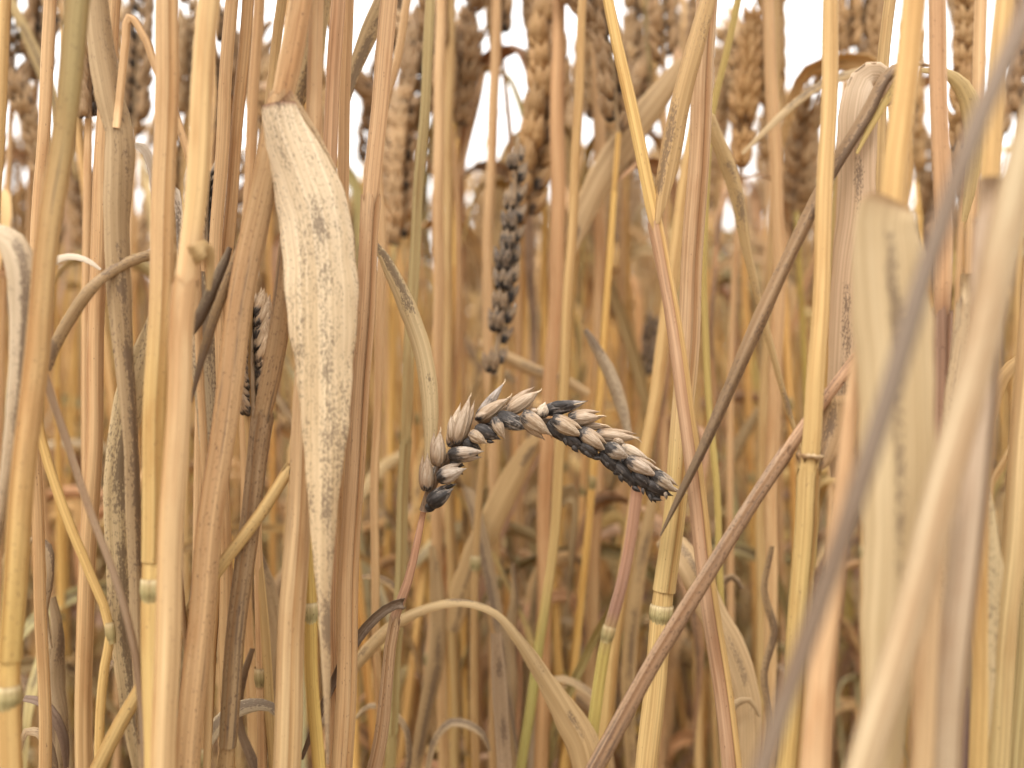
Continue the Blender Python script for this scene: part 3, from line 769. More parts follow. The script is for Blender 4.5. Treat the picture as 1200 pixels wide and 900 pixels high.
L("bleached leaf bent over at the far left edge, hanging along the thick leaning stalk", [(-30, 262), (-8, 272), (12, 282), (24, 310), (27, 370), (24, 440), (16, 520), (6, 580), (-6, 660)], [.21, .209, .208, .207, .207, .207, .207, .207, .207], [20, 26, 32, 34, 30, 26, 22, 16, 8], col=(.56, .46, .33), mould=.5, chan=.3, twist=[.3, .2, .1, 0, 0, .1, .2, .4, .6])
L("pale scrap of leaf lying level at left above the folded tan leaf", [(60, 312), (70, 303), (90, 301), (106, 307), (118, 316)], .25, [6, 10, 9, 7, 3], col=(.60, .52, .41), mould=.4, twist=.5)
L("tan leaf folded to a peak at left, its end slanting down behind the leaning stalk", [(54, 434), (64, 405), (84, 368), (104, 340), (122, 322), (148, 307), (178, 298), (200, 292)], [.24, .24, .24, .24, .243, .247, .25, .255], [10, 14, 15, 14, 13, 14, 12, 6], col=(.42, .30, .17), mould=.5, chan=.5, twist=[.2, .2, .3, .2, .5, .3, .1, .1])
L("yellowish speckled leaf hanging between the drab leaf and the thick straight stalk", [(178, 372), (172, 405), (160, 440), (146, 500), (138, 560), (139, 640), (144, 740), (155, 830), (168, 905), (176, 960)], [.262, .26, .258, .258, .258, .258, .258, .258, .258, .258], [10, 26, 34, 34, 30, 29, 28, 26, 22, 16], col=(.60, .48, .29), mould=.6, chan=.25, twist=[.6, .3, 0, 0, .1, 0, .2, .1, .2, .3])
L("grey shrivelled leaf pointing down left beside the broad golden stalk", [(270, 290), (262, 312), (248, 345), (234, 375), (226, 392)], [.24, .238, .237, .236, .236], [6, 13, 16, 14, 4], col=(.27, .215, .15), mould=.6, chan=.5, twist=.3)
L("brown leaf blade slanting down left across the tilted tan stalk, its tip nearly black", [(326, 196), (306, 240), (284, 292), (262, 345), (240, 410), (224, 472)], [.245, .242, .238, .234, .231, .229], [10, 13, 14, 13, 11, 3], col=(.36, .24, .125), mould=.6, chan=.4, twist=.4, stops=[(0, (1, 1, 1)), (.5, (.9, .9, .9)), (.75, (.6, .6, .6)), (1, (.35, .35, .35))])
L("grey speckled leaf wedged behind the broad golden stalk", [(230, 318), (236, 360), (242, 430), (247, 500), (246, 560), (242, 600)], .265, [20, 32, 32, 28, 16, 6], col=(.50, .41, .28), mould=.72, chan=.4, twist=[.2, 0, .2, .3, .4, .4])
L("white leaf turned edge-on behind the straight stalk at upper left", [(156, 170), (166, 172), (176, 190), (182, 230), (188, 262), (204, 215), (208, 235), (210, 300)], .262, [6, 12, 10, 9, 7, 9, 10, 5], col=(.68, .61, .52), mould=.25, twist=.4)
L("pale yellow leaf curving down right from the long pink stalk", [(430, 282), (440, 288), (458, 318), (478, 362), (494, 408), (502, 450), (505, 490), (504, 535), (500, 570)], .30, [5, 10, 17, 21, 22, 21, 19, 13, 5], col=(.60, .48, .285), mould=.35, chan=.25, twist=[.6, .2, 0, 0, 0, .1, .2, .3, .5])
L("tan leaf bending over at the top behind the long pink stalk", [(462, -40), (452, -5), (440, 22), (424, 60), (413, 88), (404, 130)], [.32, .32, .319, .318, .317, .316], [18, 22, 22, 19, 15, 6], col=(.52, .39, .22), mould=.4, chan=.3)
L("olive strip of leaf behind the tilted tan stalk at the top", [(382, -40), (374, 10), (366, 60), (352, 108), (346, 130)], .252, [20, 24, 25, 22, 10], col=(.47, .35, .19), mould=.4, chan=.4)
L("brown-grey leaf slanting across the right half, thinning to a dark point by the forked stalk",
  [(1094, 79), (1076, 76), (1052, 82), (1018, 138), (977, 204), (928, 300), (882, 398), (850, 470), (822, 532), (798, 580), (774, 628)], [.247, .246, .245, .245, .245, .246, .247, .249, .251, .253, .255], [3, 5, 14, 17, 17, 17, 18, 15, 12, 9, 2], col=(.36, .255, .16), mould=.5, chan=.7, fold=.4,
  twist=[.3, .3, .3, .4, .4, .3, .2, .2, .2, .2, .2], stops=[(0, (1.3, 1.2, 1)), (.2, (1, 1, 1)), (.55, (1.05, 1.03, 1)), (.7, (.75, .75, .75)), (.85, (.5, .5, .5)), (1, (.45, .45, .45))])
L("yellow strip of leaf under the slanting brown-grey leaf near the top", [(1052, 92), (1040, 115), (1020, 148), (1004, 180)], .247, [5, 9, 8, 3], col=(.60, .46, .19), mould=.2)
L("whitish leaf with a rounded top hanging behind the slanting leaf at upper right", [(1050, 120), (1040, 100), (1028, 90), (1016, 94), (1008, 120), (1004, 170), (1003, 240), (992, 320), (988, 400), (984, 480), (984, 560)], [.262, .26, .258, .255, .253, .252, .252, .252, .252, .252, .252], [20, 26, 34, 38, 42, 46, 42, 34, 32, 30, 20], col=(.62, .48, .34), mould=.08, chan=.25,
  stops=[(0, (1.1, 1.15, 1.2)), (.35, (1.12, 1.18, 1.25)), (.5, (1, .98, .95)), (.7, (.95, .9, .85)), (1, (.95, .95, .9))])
L("wide pale blurred leaf with a brown top edge, upright in front at right", [(1046, 233), (1041, 243), (1040, 300), (1046, 380), (1050, 470), (1050, 600), (1046, 720), (1040, 830), (1034, 905), (1030, 980)], .172, [44, 66, 80, 88, 86, 76, 66, 54, 44, 34], col=(.60, .485, .31), mould=-.15, chan=.25, cols=13, twist=[.2, .1, 0, 0, 0, .1, .15, .2, .2, .2], stops=[(0, (.50, .40, .32)), (.06, (.62, .52, .44)), (.13, (.9, .88, .85)), (.2, (1, 1, 1)), (1, (1, 1, .95))])
L("long speckled yellow leaf at lower right behind the pinkish grey stalk", [(1152, 548), (1144, 595), (1139, 660), (1137, 740), (1134, 820), (1132, 905), (1130, 980)], .20, [8, 42, 64, 60, 52, 44, 30], col=(.62, .52, .33), mould=.6, chan=.2)
L("dark purple sliver of leaf left of the long speckled yellow leaf", [(1139, 728), (1136, 780), (1132, 850), (1130, 910)], .20, [4, 7, 9, 10], col=(.15, .095, .10), mould=.5)
L("pale leaf arching down right at the lower right of the forked stalk", [(770, 640), (786, 632), (806, 655), (836, 718), (860, 765), (876, 815), (880, 880), (876, 960)], [.345, .34, .335, .335, .335, .335, .335, .335], [10, 24, 34, 36, 36, 32, 26, 18], col=(.56, .42, .25), mould=.2, chan=.3, twist=[.5, .3, .3, .3, .2, .2, .3, .3])
L("bent leaf right of the forked stalk, kinked at its top and trailing down right", [(815, 142), (826, 133), (840, 160), (860, 213), (878, 300), (903, 400), (922, 470), (940, 530)], [.33, .328, .326, .325, .325, .325, .325, .325], [7, 13, 17, 18, 12, 9, 8, 4], col=(.48, .34, .165), mould=.4, chan=.5, twist=[.3, .3, .2, .2, .5, .6, .5, .5])
L("pale arching leaf under the bent ear, falling to the right", [(404, 795), (428, 764), (460, 732), (500, 711), (543, 704), (582, 717), (612, 752), (640, 796), (664, 836), (684, 872), (694, 920)], [.33, .328, .325, .322, .32, .319, .318, .318, .318, .318, .318], [14, 17, 16, 15, 15, 15, 16, 21, 34, 40, 38], col=(.53, .40, .225), mould=.3, chan=.45,
  twist=[.3, .3, .5, .8, .9, .9, .6, .3, .1, .1, .1], stops=[(0, (1, .98, .95)), (.4, (1.12, 1.12, 1.1)), (.6, (.85, .83, .8)), (1, (.95, .9, .85))])
L("broad blurred tan leaf slanting at top centre, left of the forked stalk", [(800, 70), (790, 88), (764, 124), (733, 165), (702, 215), (676, 270), (668, 300)], .40, [12, 24, 31, 34, 34, 24, 12], col=(.57, .42, .245), mould=.3, chan=.25)
L("grey narrow leaf pointing down right between the ear and the forked stalk", [(686, 386), (694, 400), (712, 432), (728, 475), (738, 515)], .36, [5, 11, 15, 15, 8], col=(.46, .37, .26), mould=.5, chan=.4)
L("pale leaf lying almost level behind the bent ear's top", [(560, 402), (597, 420), (630, 436), (662, 446), (690, 462)], .42, [10, 13, 15, 14, 8], col=(.58, .43, .25), mould=.2, chan=.3)
L("brown blurred leaf slanting under the bent ear", [(640, 500), (622, 525), (592, 578), (562, 640), (542, 690), (530, 740)], .40, [10, 22, 30, 31, 28, 18], col=(.58, .42, .22), mould=.15, chan=.3)
L("grey-brown dead stub of leaf upright at the bottom centre", [(581, 742), (584, 790), (588, 850), (592, 910)], .34, [12, 17, 18, 18], col=(.46, .35, .24), mould=.4, chan=.5)
L("small arched leaf at the bottom, right of the pale arching leaf", [(640, 798), (660, 795), (684, 806), (705, 826), (712, 860)], .38, [7, 10, 11, 11, 6], col=(.54, .41, .25), mould=.3, twist=.6)
L("curled grey leaf at the bottom left, beside the foot of the brown sooty stalk", [(232, 892), (246, 862), (268, 836), (292, 826), (318, 828), (330, 845)], .29, [12, 20, 22, 18, 13, 6], col=(.45, .37, .25), mould=.45, twist=.5)
L("dark curled leaf low at the left edge", [(28, 818), (48, 822), (66, 842), (76, 868), (78, 900)], .30, [8, 13, 14, 12, 6], col=(.22, .155, .115), mould=.6, twist=.5)
L("brown leaf arching over at the left, below the dark curled one", [(22, 880), (30, 858), (46, 858), (60, 880), (66, 910)], .29, [7, 10, 12, 11, 7], col=(.38, .28, .17), mould=.5, twist=.4)
L("yellow bent leaf at the upper right behind the upright pink straw", [(1080, 82), (1108, 84), (1128, 100), (1140, 130), (1142, 170), (1138, 215), (1130, 260)], .30, [6, 12, 20, 24, 22, 15, 6], col=(.54, .41, .20), mould=.25, chan=.4, twist=[.6, .5, .3, .1, 0, .1, .3])
L("pale straw-thin leaf reaching level to the white leaf from the left at the top", [(870, 180), (900, 150), (935, 118), (965, 98), (1000, 86), (1030, 78)], .36, [4, 8, 10, 11, 11, 6], col=(.54, .41, .24), mould=.3, twist=.4)
L("orange-brown leaf curving up at the right edge", [(1156, 520), (1162, 480), (1176, 440), (1198, 420), (1220, 415)], .26, [10, 16, 16, 14, 12], col=(.44, .29, .13), mould=.3, twist=.3)

L("tan leaf curling over low down, left of the bent ear's stem", [(424, 676), (440, 676), (458, 684), (470, 700), (474, 730)], .36, [6, 10, 12, 11, 5], col=TAN, mould=.4, twist=.6)
L("pale tongue of leaf at the bottom between the ear's stem and the dead stub", [(500, 905), (512, 862), (528, 846), (548, 848), (566, 860), (574, 880)], .36, [8, 10, 12, 12, 9, 4], col=(.53, .41, .26), mould=.4, twist=.6)
L("brown leaf drooping behind the ear's stem, upright at the bottom", [(506, 640), (512, 690), (512, 760), (498, 840), (486, 905)], .38, [8, 17, 20, 18, 12], col=(.46, .335, .185), mould=.3, chan=.4)
L("broad brown leaf hanging behind the purple-brown straw", [(770, 560), (758, 620), (744, 700), (736, 800), (740, 905)], .40, [8, 15, 18, 17, 12], col=(.50, .36, .19), mould=.3, chan=.4)
L("brown crumpled leaf at the bottom left beside the pink straw", [(62, 700), (70, 740), (66, 800), (76, 850), (72, 905)], .31, [8, 18, 22, 20, 12], col=(.35, .26, .16), mould=.5, chan=.6, twist=[.2,.6,.1,.7,.4])
L("dark leaf looping between the pale golden stalk's foot and the sooty stalk", [(296, 760), (284, 800), (282, 850), (296, 890), (310, 930)], .31, [6, 12, 14, 13, 8], col=(.25, .18, .12), mould=.5, twist=[.2,.6,.9,.5,.3])
L("tan leaf slanting between the clean stalk and the long pink stalk's foot", [(300, 640), (316, 690), (326, 740), (322, 800), (330, 860)], .34, [8, 16, 18, 16, 8], col=(.42, .31, .18), mould=.4, chan=.5)
L("curled pale leaf at the bottom right of the weathered stem", [(870, 690), (858, 676), (846, 684), (842, 712), (850, 760)], .36, [6, 10, 12, 11, 5], col=(.55, .42, .27), mould=.35, twist=.5)

L("thin crumpled leaf bent over beside the foot of the thick leaning stalk", [(30, 640), (40, 628), (56, 640), (62, 676), (54, 716), (60, 760)], .30, [5, 10, 13, 12, 9, 4], col=(.40, .30, .19), mould=.4, chan=.6, twist=[.3, .8, .4, 1.0, .5, .2])
L("looped grey-brown leaf low between the pink straw and the diagonal golden straw", [(118, 806), (128, 778), (146, 772), (158, 796), (152, 836), (162, 880)], .30, [5, 11, 14, 13, 10, 6], col=(.42, .32, .205), mould=.45, chan=.6, twist=[.2, .7, .9, .3, .8, .4])
L("narrow pale leaf kinked behind the foot of the bent ear's stem", [(416, 842), (432, 826), (452, 828), (474, 846), (480, 884), (474, 920)], .35, [4, 9, 11, 10, 8, 6], col=(.54, .42, .27), mould=.4, chan=.5, twist=[.3, .8, .5, .9, .3, .2])
L("withered leaf twisting down between the dead stub and the yellow-green straw", [(600, 660), (606, 700), (598, 750), (606, 800), (600, 850), (606, 910)], .40, [5, 14, 16, 13, 15, 10], col=(.42, .31, .18), mould=.4, chan=.6, twist=[.2, .8, .2, 1.1, .4, .9])
L("small curled leaf at the foot of the forked stalk", [(890, 840), (878, 822), (862, 826), (856, 850), (866, 890)], .33, [4, 9, 11, 10, 6], col=(.50, .385, .24), mould=.4, chan=.5, twist=[.3, .8, .5, .9, .3])
L("shrivelled brown leaf hanging right of the collared stalk's foot", [(905, 640), (898, 690), (908, 740), (898, 790), (904, 850), (896, 910)], .34, [5, 12, 9, 13, 9, 6], col=(.38, .275, .16), mould=.5, chan=.6, twist=[.2, .9, .3, 1.0, .4, .8])

# ------------------------------------------------------------------ ears that show behind, with their own straws
def eared(label, top, bot, D, row, col, mould, n=19, mid=None, group=None, foot=None, mfn=None, scale=1.0, kind='fine', wpx=9, seed=None):
    rs = random.Random(int(bot[0] * 3 + bot[1]) if seed is None else seed)
    pts = [P(*bot, D)] + ([P(*mid, D)] if mid else []) + [P(*top, D)]
    c, _ = spline(pts, .004)
    b = P(*bot, D)
    dx = (bot[0] - (mid or top)[0]) / FPX * D
    fx = b[0] + (foot if foot is not None else dx * 0.4 + rs.uniform(-.02, .02))
    fy = D + rs.uniform(-.01, .03)
    stem = [b, b + (b - pts[1]) * .5, np.array([(b[0] * .5 + fx * .5), (D + fy) / 2, b[2] * .52]), np.array([fx, fy, 0])]
    base = np.array([fx, fy, 0.0])
    root = thing("wheat_stalk", label, "wheat stalk", tuple(base), group)
    sc, si = spline(stem, .012)
    g = Geo(); tube(g, sc, np.interp(si, [0, 1, 2, 3], [.0011, .0013, .0018, .0019]), 9)
    scol = RNG.choice([PINK, GOLD, TAN, PINK])
    link("stem", to_mesh("stem", g, STRAW, base), root, scol, .15)
    build_ear(root, c, row, col, mould, rs, n, kind, scale, base, mfn)
    k = int(np.argmin(np.abs(sc[:, 2] - rs.uniform(.36, .44)))); t = tangents(sc)
    link("node", to_mesh("node", node_geo(sc[k], -t[k], .0018), STRAW, base), root, (.50, .43, .28), .3)
    return root

FACE, SIDE, OBL = (1, 0, 0), (0, 1, 0), (.75, .66, 0)
E = eared
E("grey mouldy ear standing upright behind the bent ear", (607, 160), (578, 440), .38, (.55, .83, 0), (.36, .275, .185), .40, 22, mid=(597, 300), mfn=lambda f, s: .70 if s < 0 else .60, foot=-.01, scale=.76)
E("brown ear leaning against the grey mouldy ear, its tip above the frame", (646, -30), (612, 268), .42, OBL, (.44, .29, .14), .22, 19, mid=(638, 120), scale=1.34)
E("dark brown ear at the top, third of the way from the left", (492, -70), (514, 62), .42, FACE, (.34, .225, .115), .3, 18)
E("broad orange-brown ear at the top right with its fan of husks showing", (880, 16), (868, 200), .43, SIDE, (.47, .30, .135), .12, 19, scale=1.05)
E("slim brown ear hanging upright left of the golden collared stalk", (936, 108), (925, 246), .50, OBL, (.43, .285, .14), .2, 20)
E("brown ear left of the white bent leaf at the top edge", (1000, -60), (992, 62), .46, FACE, (.45, .30, .15), .15, 18)
E("brown ear at the top edge above the white bent leaf", (1030, -50), (1021, 78), .46, SIDE, (.40, .27, .14), .2, 18)
E("large brown ear at the top edge between the pink straw and the right edge", (1138, -70), (1128, 205), .40, OBL, (.42, .275, .13), .2, 22, scale=1.05)
E("brown ear touching the right edge near the top", (1200, -20), (1196, 150), .46, FACE, (.40, .27, .15), .25, 19)
E("grey-brown wide ear at top centre, right of the leaning brown ear", (688, -20), (697, 148), .47, SIDE, (.43, .305, .165), .2, 19)
E("brown ear at the top edge right of the forked stalk's straw", (776, -70), (778, 72), .45, FACE, (.42, .29, .16), .2, 19)
E("tan ear at the top edge, left of the grey mouldy ear's tip", (572, -90), (588, 62), .47, OBL, (.44, .31, .17), .15, 19)
E("short brown ear below the top edge, right of the dark brown ear", (548, 12), (543, 128), .52, OBL, (.45, .32, .18), .15, 18)
E("brown curved ear in the top left gap by the bending tan leaf", (408, 84), (446, 122), .50, OBL, (.38, .25, .13), .2, 12, scale=.9)
E("dark curved ear below the dark brown ear", (510, 60), (478, 160), .50, OBL, (.33, .22, .12), .3, 16, mid=(500, 112), scale=.8)
E("brown ear in the top left corner", (22, -40), (14, 118), .44, OBL, (.40, .28, .16), .25, 19)
E("brown ear right of the top left corner, behind the slim pink straw", (56, -50), (44, 96), .46, FACE, (.40, .28, .16), .25, 19)
E("pale ear peeping out left of the drab twisted leaf near the top", (106, 44), (104, 140), .33, OBL, (.52, .39, .25), .25, 15)
E("dark brown ear behind the snapped pink stem", (166, -30), (158, 150), .46, FACE, (.34, .24, .14), .3, 20)
E("tan ear between the straight stalk and the pale golden straw at the top", (222, -10), (218, 135), .48, OBL, (.46, .34, .20), .15, 19)
E("dark brown ear right of the pale golden straw at the top", (264, 6), (258, 150), .46, FACE, (.34, .235, .13), .3, 19)
E("pale and black ear hidden low between the two slim pink straws", (244, 200), (240, 296), .31, OBL, (.60, .50, .37), .45, 14)
E("grey ear hanging beside the big speckled leaf, behind the tilted tan stalk", (292, 350), (297, 488), .30, (.8, .5, 0), (.55, .44, .31), .38, 17, scale=.95)
E("small dark ear right of the ear pair, deep in the stand", (766, 366), (754, 456), .50, FACE, (.32, .25, .18), .5, 15, scale=.7)
E("tan ear at the top edge right of the wide grey-brown ear", (746, -30), (738, 86), .52, OBL, (.45, .32, .18), .2, 18)
E("brown ear behind the pink stalk at the top", (822, -40), (816, 116), .50, FACE, (.41, .28, .15), .2, 18)
E("ear seen between the two arms of the forked stalk", (760, 30), (766, 150), .58, OBL, (.44, .30, .16), .2, 18)
E("brown ear at the top edge left of the dark brown ear", (470, -50), (462, 70), .50, OBL, (.40, .28, .16), .2, 18)
E("faint tan ear left of the broad orange-brown ear", (848, 30), (844, 150), .56, OBL, (.47, .33, .18), .15, 18)
E("faint brown ear right of the broad orange-brown ear", (908, 40), (902, 190), .56, FACE, (.45, .31, .16), .15, 18)
E("pale tan ear high between the broad ear and the golden collared stalk", (952, 120), (946, 250), .60, OBL, (.48, .34, .19), .15, 18)

# straws with nodes seen further in
S("purple-brown straw ending at a grey node over a yellow-green stem, lower centre right", [(748, 560), (740, 630), (728, 690), (714, 742), (700, 820), (685, 905)], .33, 14, (.48, .32, .22), .25, nodes=(742,), top='cut', stops=[(0, (1, 1, 1)), (640, (.95, .9, .95)), (735, (.7, .66, .75)), (748, (1, 1.26, .62)), (1500, (1, 1.22, .65))])
S("yellow-green straw at the bottom under the pale arching leaf", [(668, 300), (655, 560), (640, 700), (628, 770), (619, 850), (611, 905)], .36, 12, (.42,.36,.15), .1, stops=[(300,(1.15,.9,1)),(680,(1.1,.95,1)),(760,(.95,1,.85)),(1500,(.9,1,.8))])
S("olive straw left of the bent ear's stem", [(480, 420), (472, 560), (466, 720), (458, 905)], .34, 13, OLIVE, .15, sheath=(500, 860))
S("tall pink straw behind the pale yellow curving leaf", [(516, 60), (514, 300), (512, 600), (520, 905)], .40, 13, PINK, .1)
S("tall tan straw right beside the pink one behind the ear's left end", [(528, 60), (524, 300), (528, 600), (534, 905)], .42, 12, TAN, .1)
S("orange straw behind the middle of the bent ear", [(654, 130), (652, 300), (640, 560), (634, 905)], .40, 17, (.52, .32, .17), .1)
S("pink straw rising from the ear's left part to the sky gap", [(580, 60), (572, 300), (578, 600), (580, 905)], .42, 12, PINK, .1)
S("golden straw leaning right behind the forked stalk's sheath", [(800, 240), (772, 440), (742, 600), (720, 760), (706, 905)], .36, 16, GOLD, .1)
S("blurred pink straw right of the bent leaf", [(905, 120), (912, 300), (905, 560), (900, 905)], .38, 15, PINK, .1)
S("brown-orange straw right of the broad orange-brown ear", [(908, 60), (910, 180), (898, 420), (890, 905)], .42, 13, TAN, .1)
S("pale straw in the gap right of the upright pink straw", [(1150, -6), (1142, 200), (1135, 500), (1128, 905)], .33, 14, PINK, .1)
S("pink straw crossing the gap left of the forked stalk", [(700, 100), (704, 300), (698, 600), (690, 905)], .44, 14, PINK, .1)
#@@FIELD

# ------------------------------------------------------------------ the stand behind: model stalks and their copies
def proto_leaf(g, z0, az, rs, low=False, cheap=False):
    """a dried blade leaving the stem at height z0"""
    Lf = rs.uniform(.09, .17) if not low else rs.uniform(.08, .16)
    up = rs.uniform(.01, .05)
    out = rs.uniform(.012, .045)
    e = np.array([math.cos(az), math.sin(az), 0]); side = np.array([-e[1], e[0], 0])
    sw = rs.uniform(-.02, .02)
    style = rs.random()
    p0 = np.array([0, 0, z0])
    if style < .55:      # kinked and hanging
        pts = [p0, p0 + e * out * .4 + [0, 0, up], p0 + e * out + [0, 0, up * .9], p0 + e * (out * 1.35) + side * sw * .5 + [0, 0, up - Lf * .35], p0 + e * out * rs.uniform(1, 1.7) + side * sw + [0, 0, up - Lf]]
    elif style < .8:     # an arch
        pts = [p0, p0 + e * out * .6 + [0, 0, up * 1.2], p0 + e * out * 1.8 + [0, 0, up * 1.3], p0 + e * out * 2.6 + side * sw + [0, 0, up * .3], p0 + e * out * 3 + side * sw * 1.5 + [0, 0, up - Lf * .6]]
    else:                # stiff, slanting up
        pts = [p0, p0 + e * .01 + [0, 0, Lf * .3], p0 + e * .028 + side * sw * .5 + [0, 0, Lf * .6], p0 + e * .05 + side * sw + [0, 0, Lf * .85]]
    c, idx = spline(pts, .012 if cheap else .006)
    f = idx / idx[-1]
    wm = rs.uniform(.004, .0085)
    w = wm * np.interp(f, [0, .1, .4, .75, 1], [.12, .75, 1, .7, .08])
    tw = rs.uniform(-.6, .6) + f * rs.uniform(-1.8, 1.8)
    ribbon(g, c, w, tw, rs.uniform(.1, .5), rs.uniform(0, .4), 3 if cheap else 7, None, None, 0 if cheap else .0002, 0 if cheap else .05, rs.randrange(999), wref=side)

def make_proto(i):
    rs = random.Random(500 + i)
    root = thing("wheat_stalk", "", "wheat stalk")
    zt = rs.uniform(.565, .60)
    bend = rs.uniform(-.012, .012); lean = rs.uniform(-.01, .01)
    c, _ = spline([np.array([0, 0, 0]), np.array([bend, lean, .25]), np.array([bend * .6, lean * 1.3, .45]), np.array([0, 0, zt])], .02)
    rr = np.interp(c[:, 2], [0, .3, .5, zt], [.0018, .0016, .0013, .0009])
    g = Geo(); tube(g, c, rr, 8, lerp_tint(-c[:, 2], [(-.7, (1, 1, 1)), (-.42, (1.02, 1.0, .95)), (-.3, (.98, 1.05, .75)), (0, (.85, .9, .7))]))  # greener towards the foot, with some of the low shade put into the tint
    parts = {}
    link("stem", to_mesh("stem", g, STRAW), root)
    t = tangents(c)
    for nz in (.43 + rs.uniform(-.03, .03), .27 + rs.uniform(-.02, .02)):
        k = int(np.argmin(np.abs(c[:, 2] - nz)))
        link("node", to_mesh("node", node_geo(c[k], t[k], rr[k]), STRAW), root)
        m = np.where((c[:, 2] > nz) & (c[:, 2] < nz + .13))[0]
        if len(m) > 3:
            g = Geo(); tube(g, c[m], rr[m] * 1.1, 10, None, wrap=(1.12, rs.uniform(0, 6), .14))
            link("leaf_sheath", to_mesh("leaf_sheath", g, STRAW), root)
        g = Geo(); proto_leaf(g, min(nz + .12, zt - .02), rs.uniform(0, 6.28), rs)
        link("leaf", to_mesh("leaf", g, LEAF), root)
    g = Geo(); proto_leaf(g, .24 + rs.uniform(-.05, .06), rs.uniform(0, 6.28), rs, True)
    link("leaf", to_mesh("leaf", g, LEAF), root)
    for z in (.12, .18, .23, .28, .32, .36):      # withered lower leaves
        g = Geo(); proto_leaf(g, z + rs.uniform(-.03, .03), rs.uniform(0, 6.28), rs, True)
        link("leaf", to_mesh("leaf", g, LEAF), root)['low'] = 1
    # ear: rachis curve
    nod = rs.choice([.004, .006, .012, .02, .035]); az = rs.uniform(0, 6.28); e = np.array([math.cos(az), math.sin(az), 0])
    le = rs.uniform(.075, .09); p0 = np.array([0, 0, zt])
    ce, _ = spline([p0, p0 + e * nod * .3 + [0, 0, le * .5], p0 + e * nod + [0, 0, le * (1 - nod * 6)]], .005)
    row = (math.cos(az + .6), math.sin(az + .6), 0)
    return root, ce, row

HUSKS = [(.52, .365, .19), (.49, .33, .16), (.46, .32, .165), (.54, .39, .23), (.42, .295, .17)]
STEMS = {'pinkish': (0.68, 0.453, 0.215), 'golden': (0.7, 0.468, 0.168), 'tan': (0.64, 0.428, 0.172), 'yellow-green': (0.56, 0.463, 0.150), 'pale': (0.71, 0.522, 0.258), 'orange': (0.69, 0.428, 0.159)}
PROTOS = []
for i in range(12):
    root, ce, row = make_proto(i)
    rs = random.Random(900 + i)
    g = Geo(); tube(g, ce, .0009, 5)
    far = Geo(); tube(far, ce, .0009, 5)
    lay = ear_layout(ce, 0, 19, row, rs)
    for M, f, sg in lay:
        V, F, S_, T_ = spikelet_geo(.0112, rs, 5, 5, 3).arrays()
        V = V @ np.array(M.to_3x3()).T + np.array(M.translation)
        far.add(V, F, S_, T_ * rs.uniform(.85, 1.12))
    PROTOS.append((root, list(root.children), to_mesh("ear", g, STRAW), to_mesh("ear", far, HUSKM), lay, rs, float(ce[0][2])))

for n, (root, tp) in enumerate(GROWN):
    m_far, lay, zt = PROTOS[n % 12][3], PROTOS[n % 12][4], PROTOS[n % 12][6]
    o = link("ear", m_far, root, HUSKS[n % 5], .2); o.location = Vector(tp) - Vector((0, 0, zt))

LANDMARKS = [(70, "the thick leaning stalk"), (150, "the drab twisted leaf"), (205, "the thick straight stalk"), (255, "the broad pale golden stalk"), (320, "the tilted stalk"),
             (410, "the cream leaf"), (470, "the long pink stalk"), (560, "the bent ear's base"), (640, "the bent ear's middle"), (720, "the bent ear's tip"), (790, "the upper forked stalk"), (850, "the lower forked stalk"),
             (920, "the kinked leaf"), (990, "the collared stalk"), (1080, "the wide pale leaf"), (1150, "the slanting grey stick"), (1300, "the beige stalk")]

def copy_part(src, parent, color=None, alpha=None):
    c = src.copy(); COL.objects.link(c); c.parent = parent
    if color is not None: c.color = (*color, alpha if alpha is not None else src.color[3])
    return c

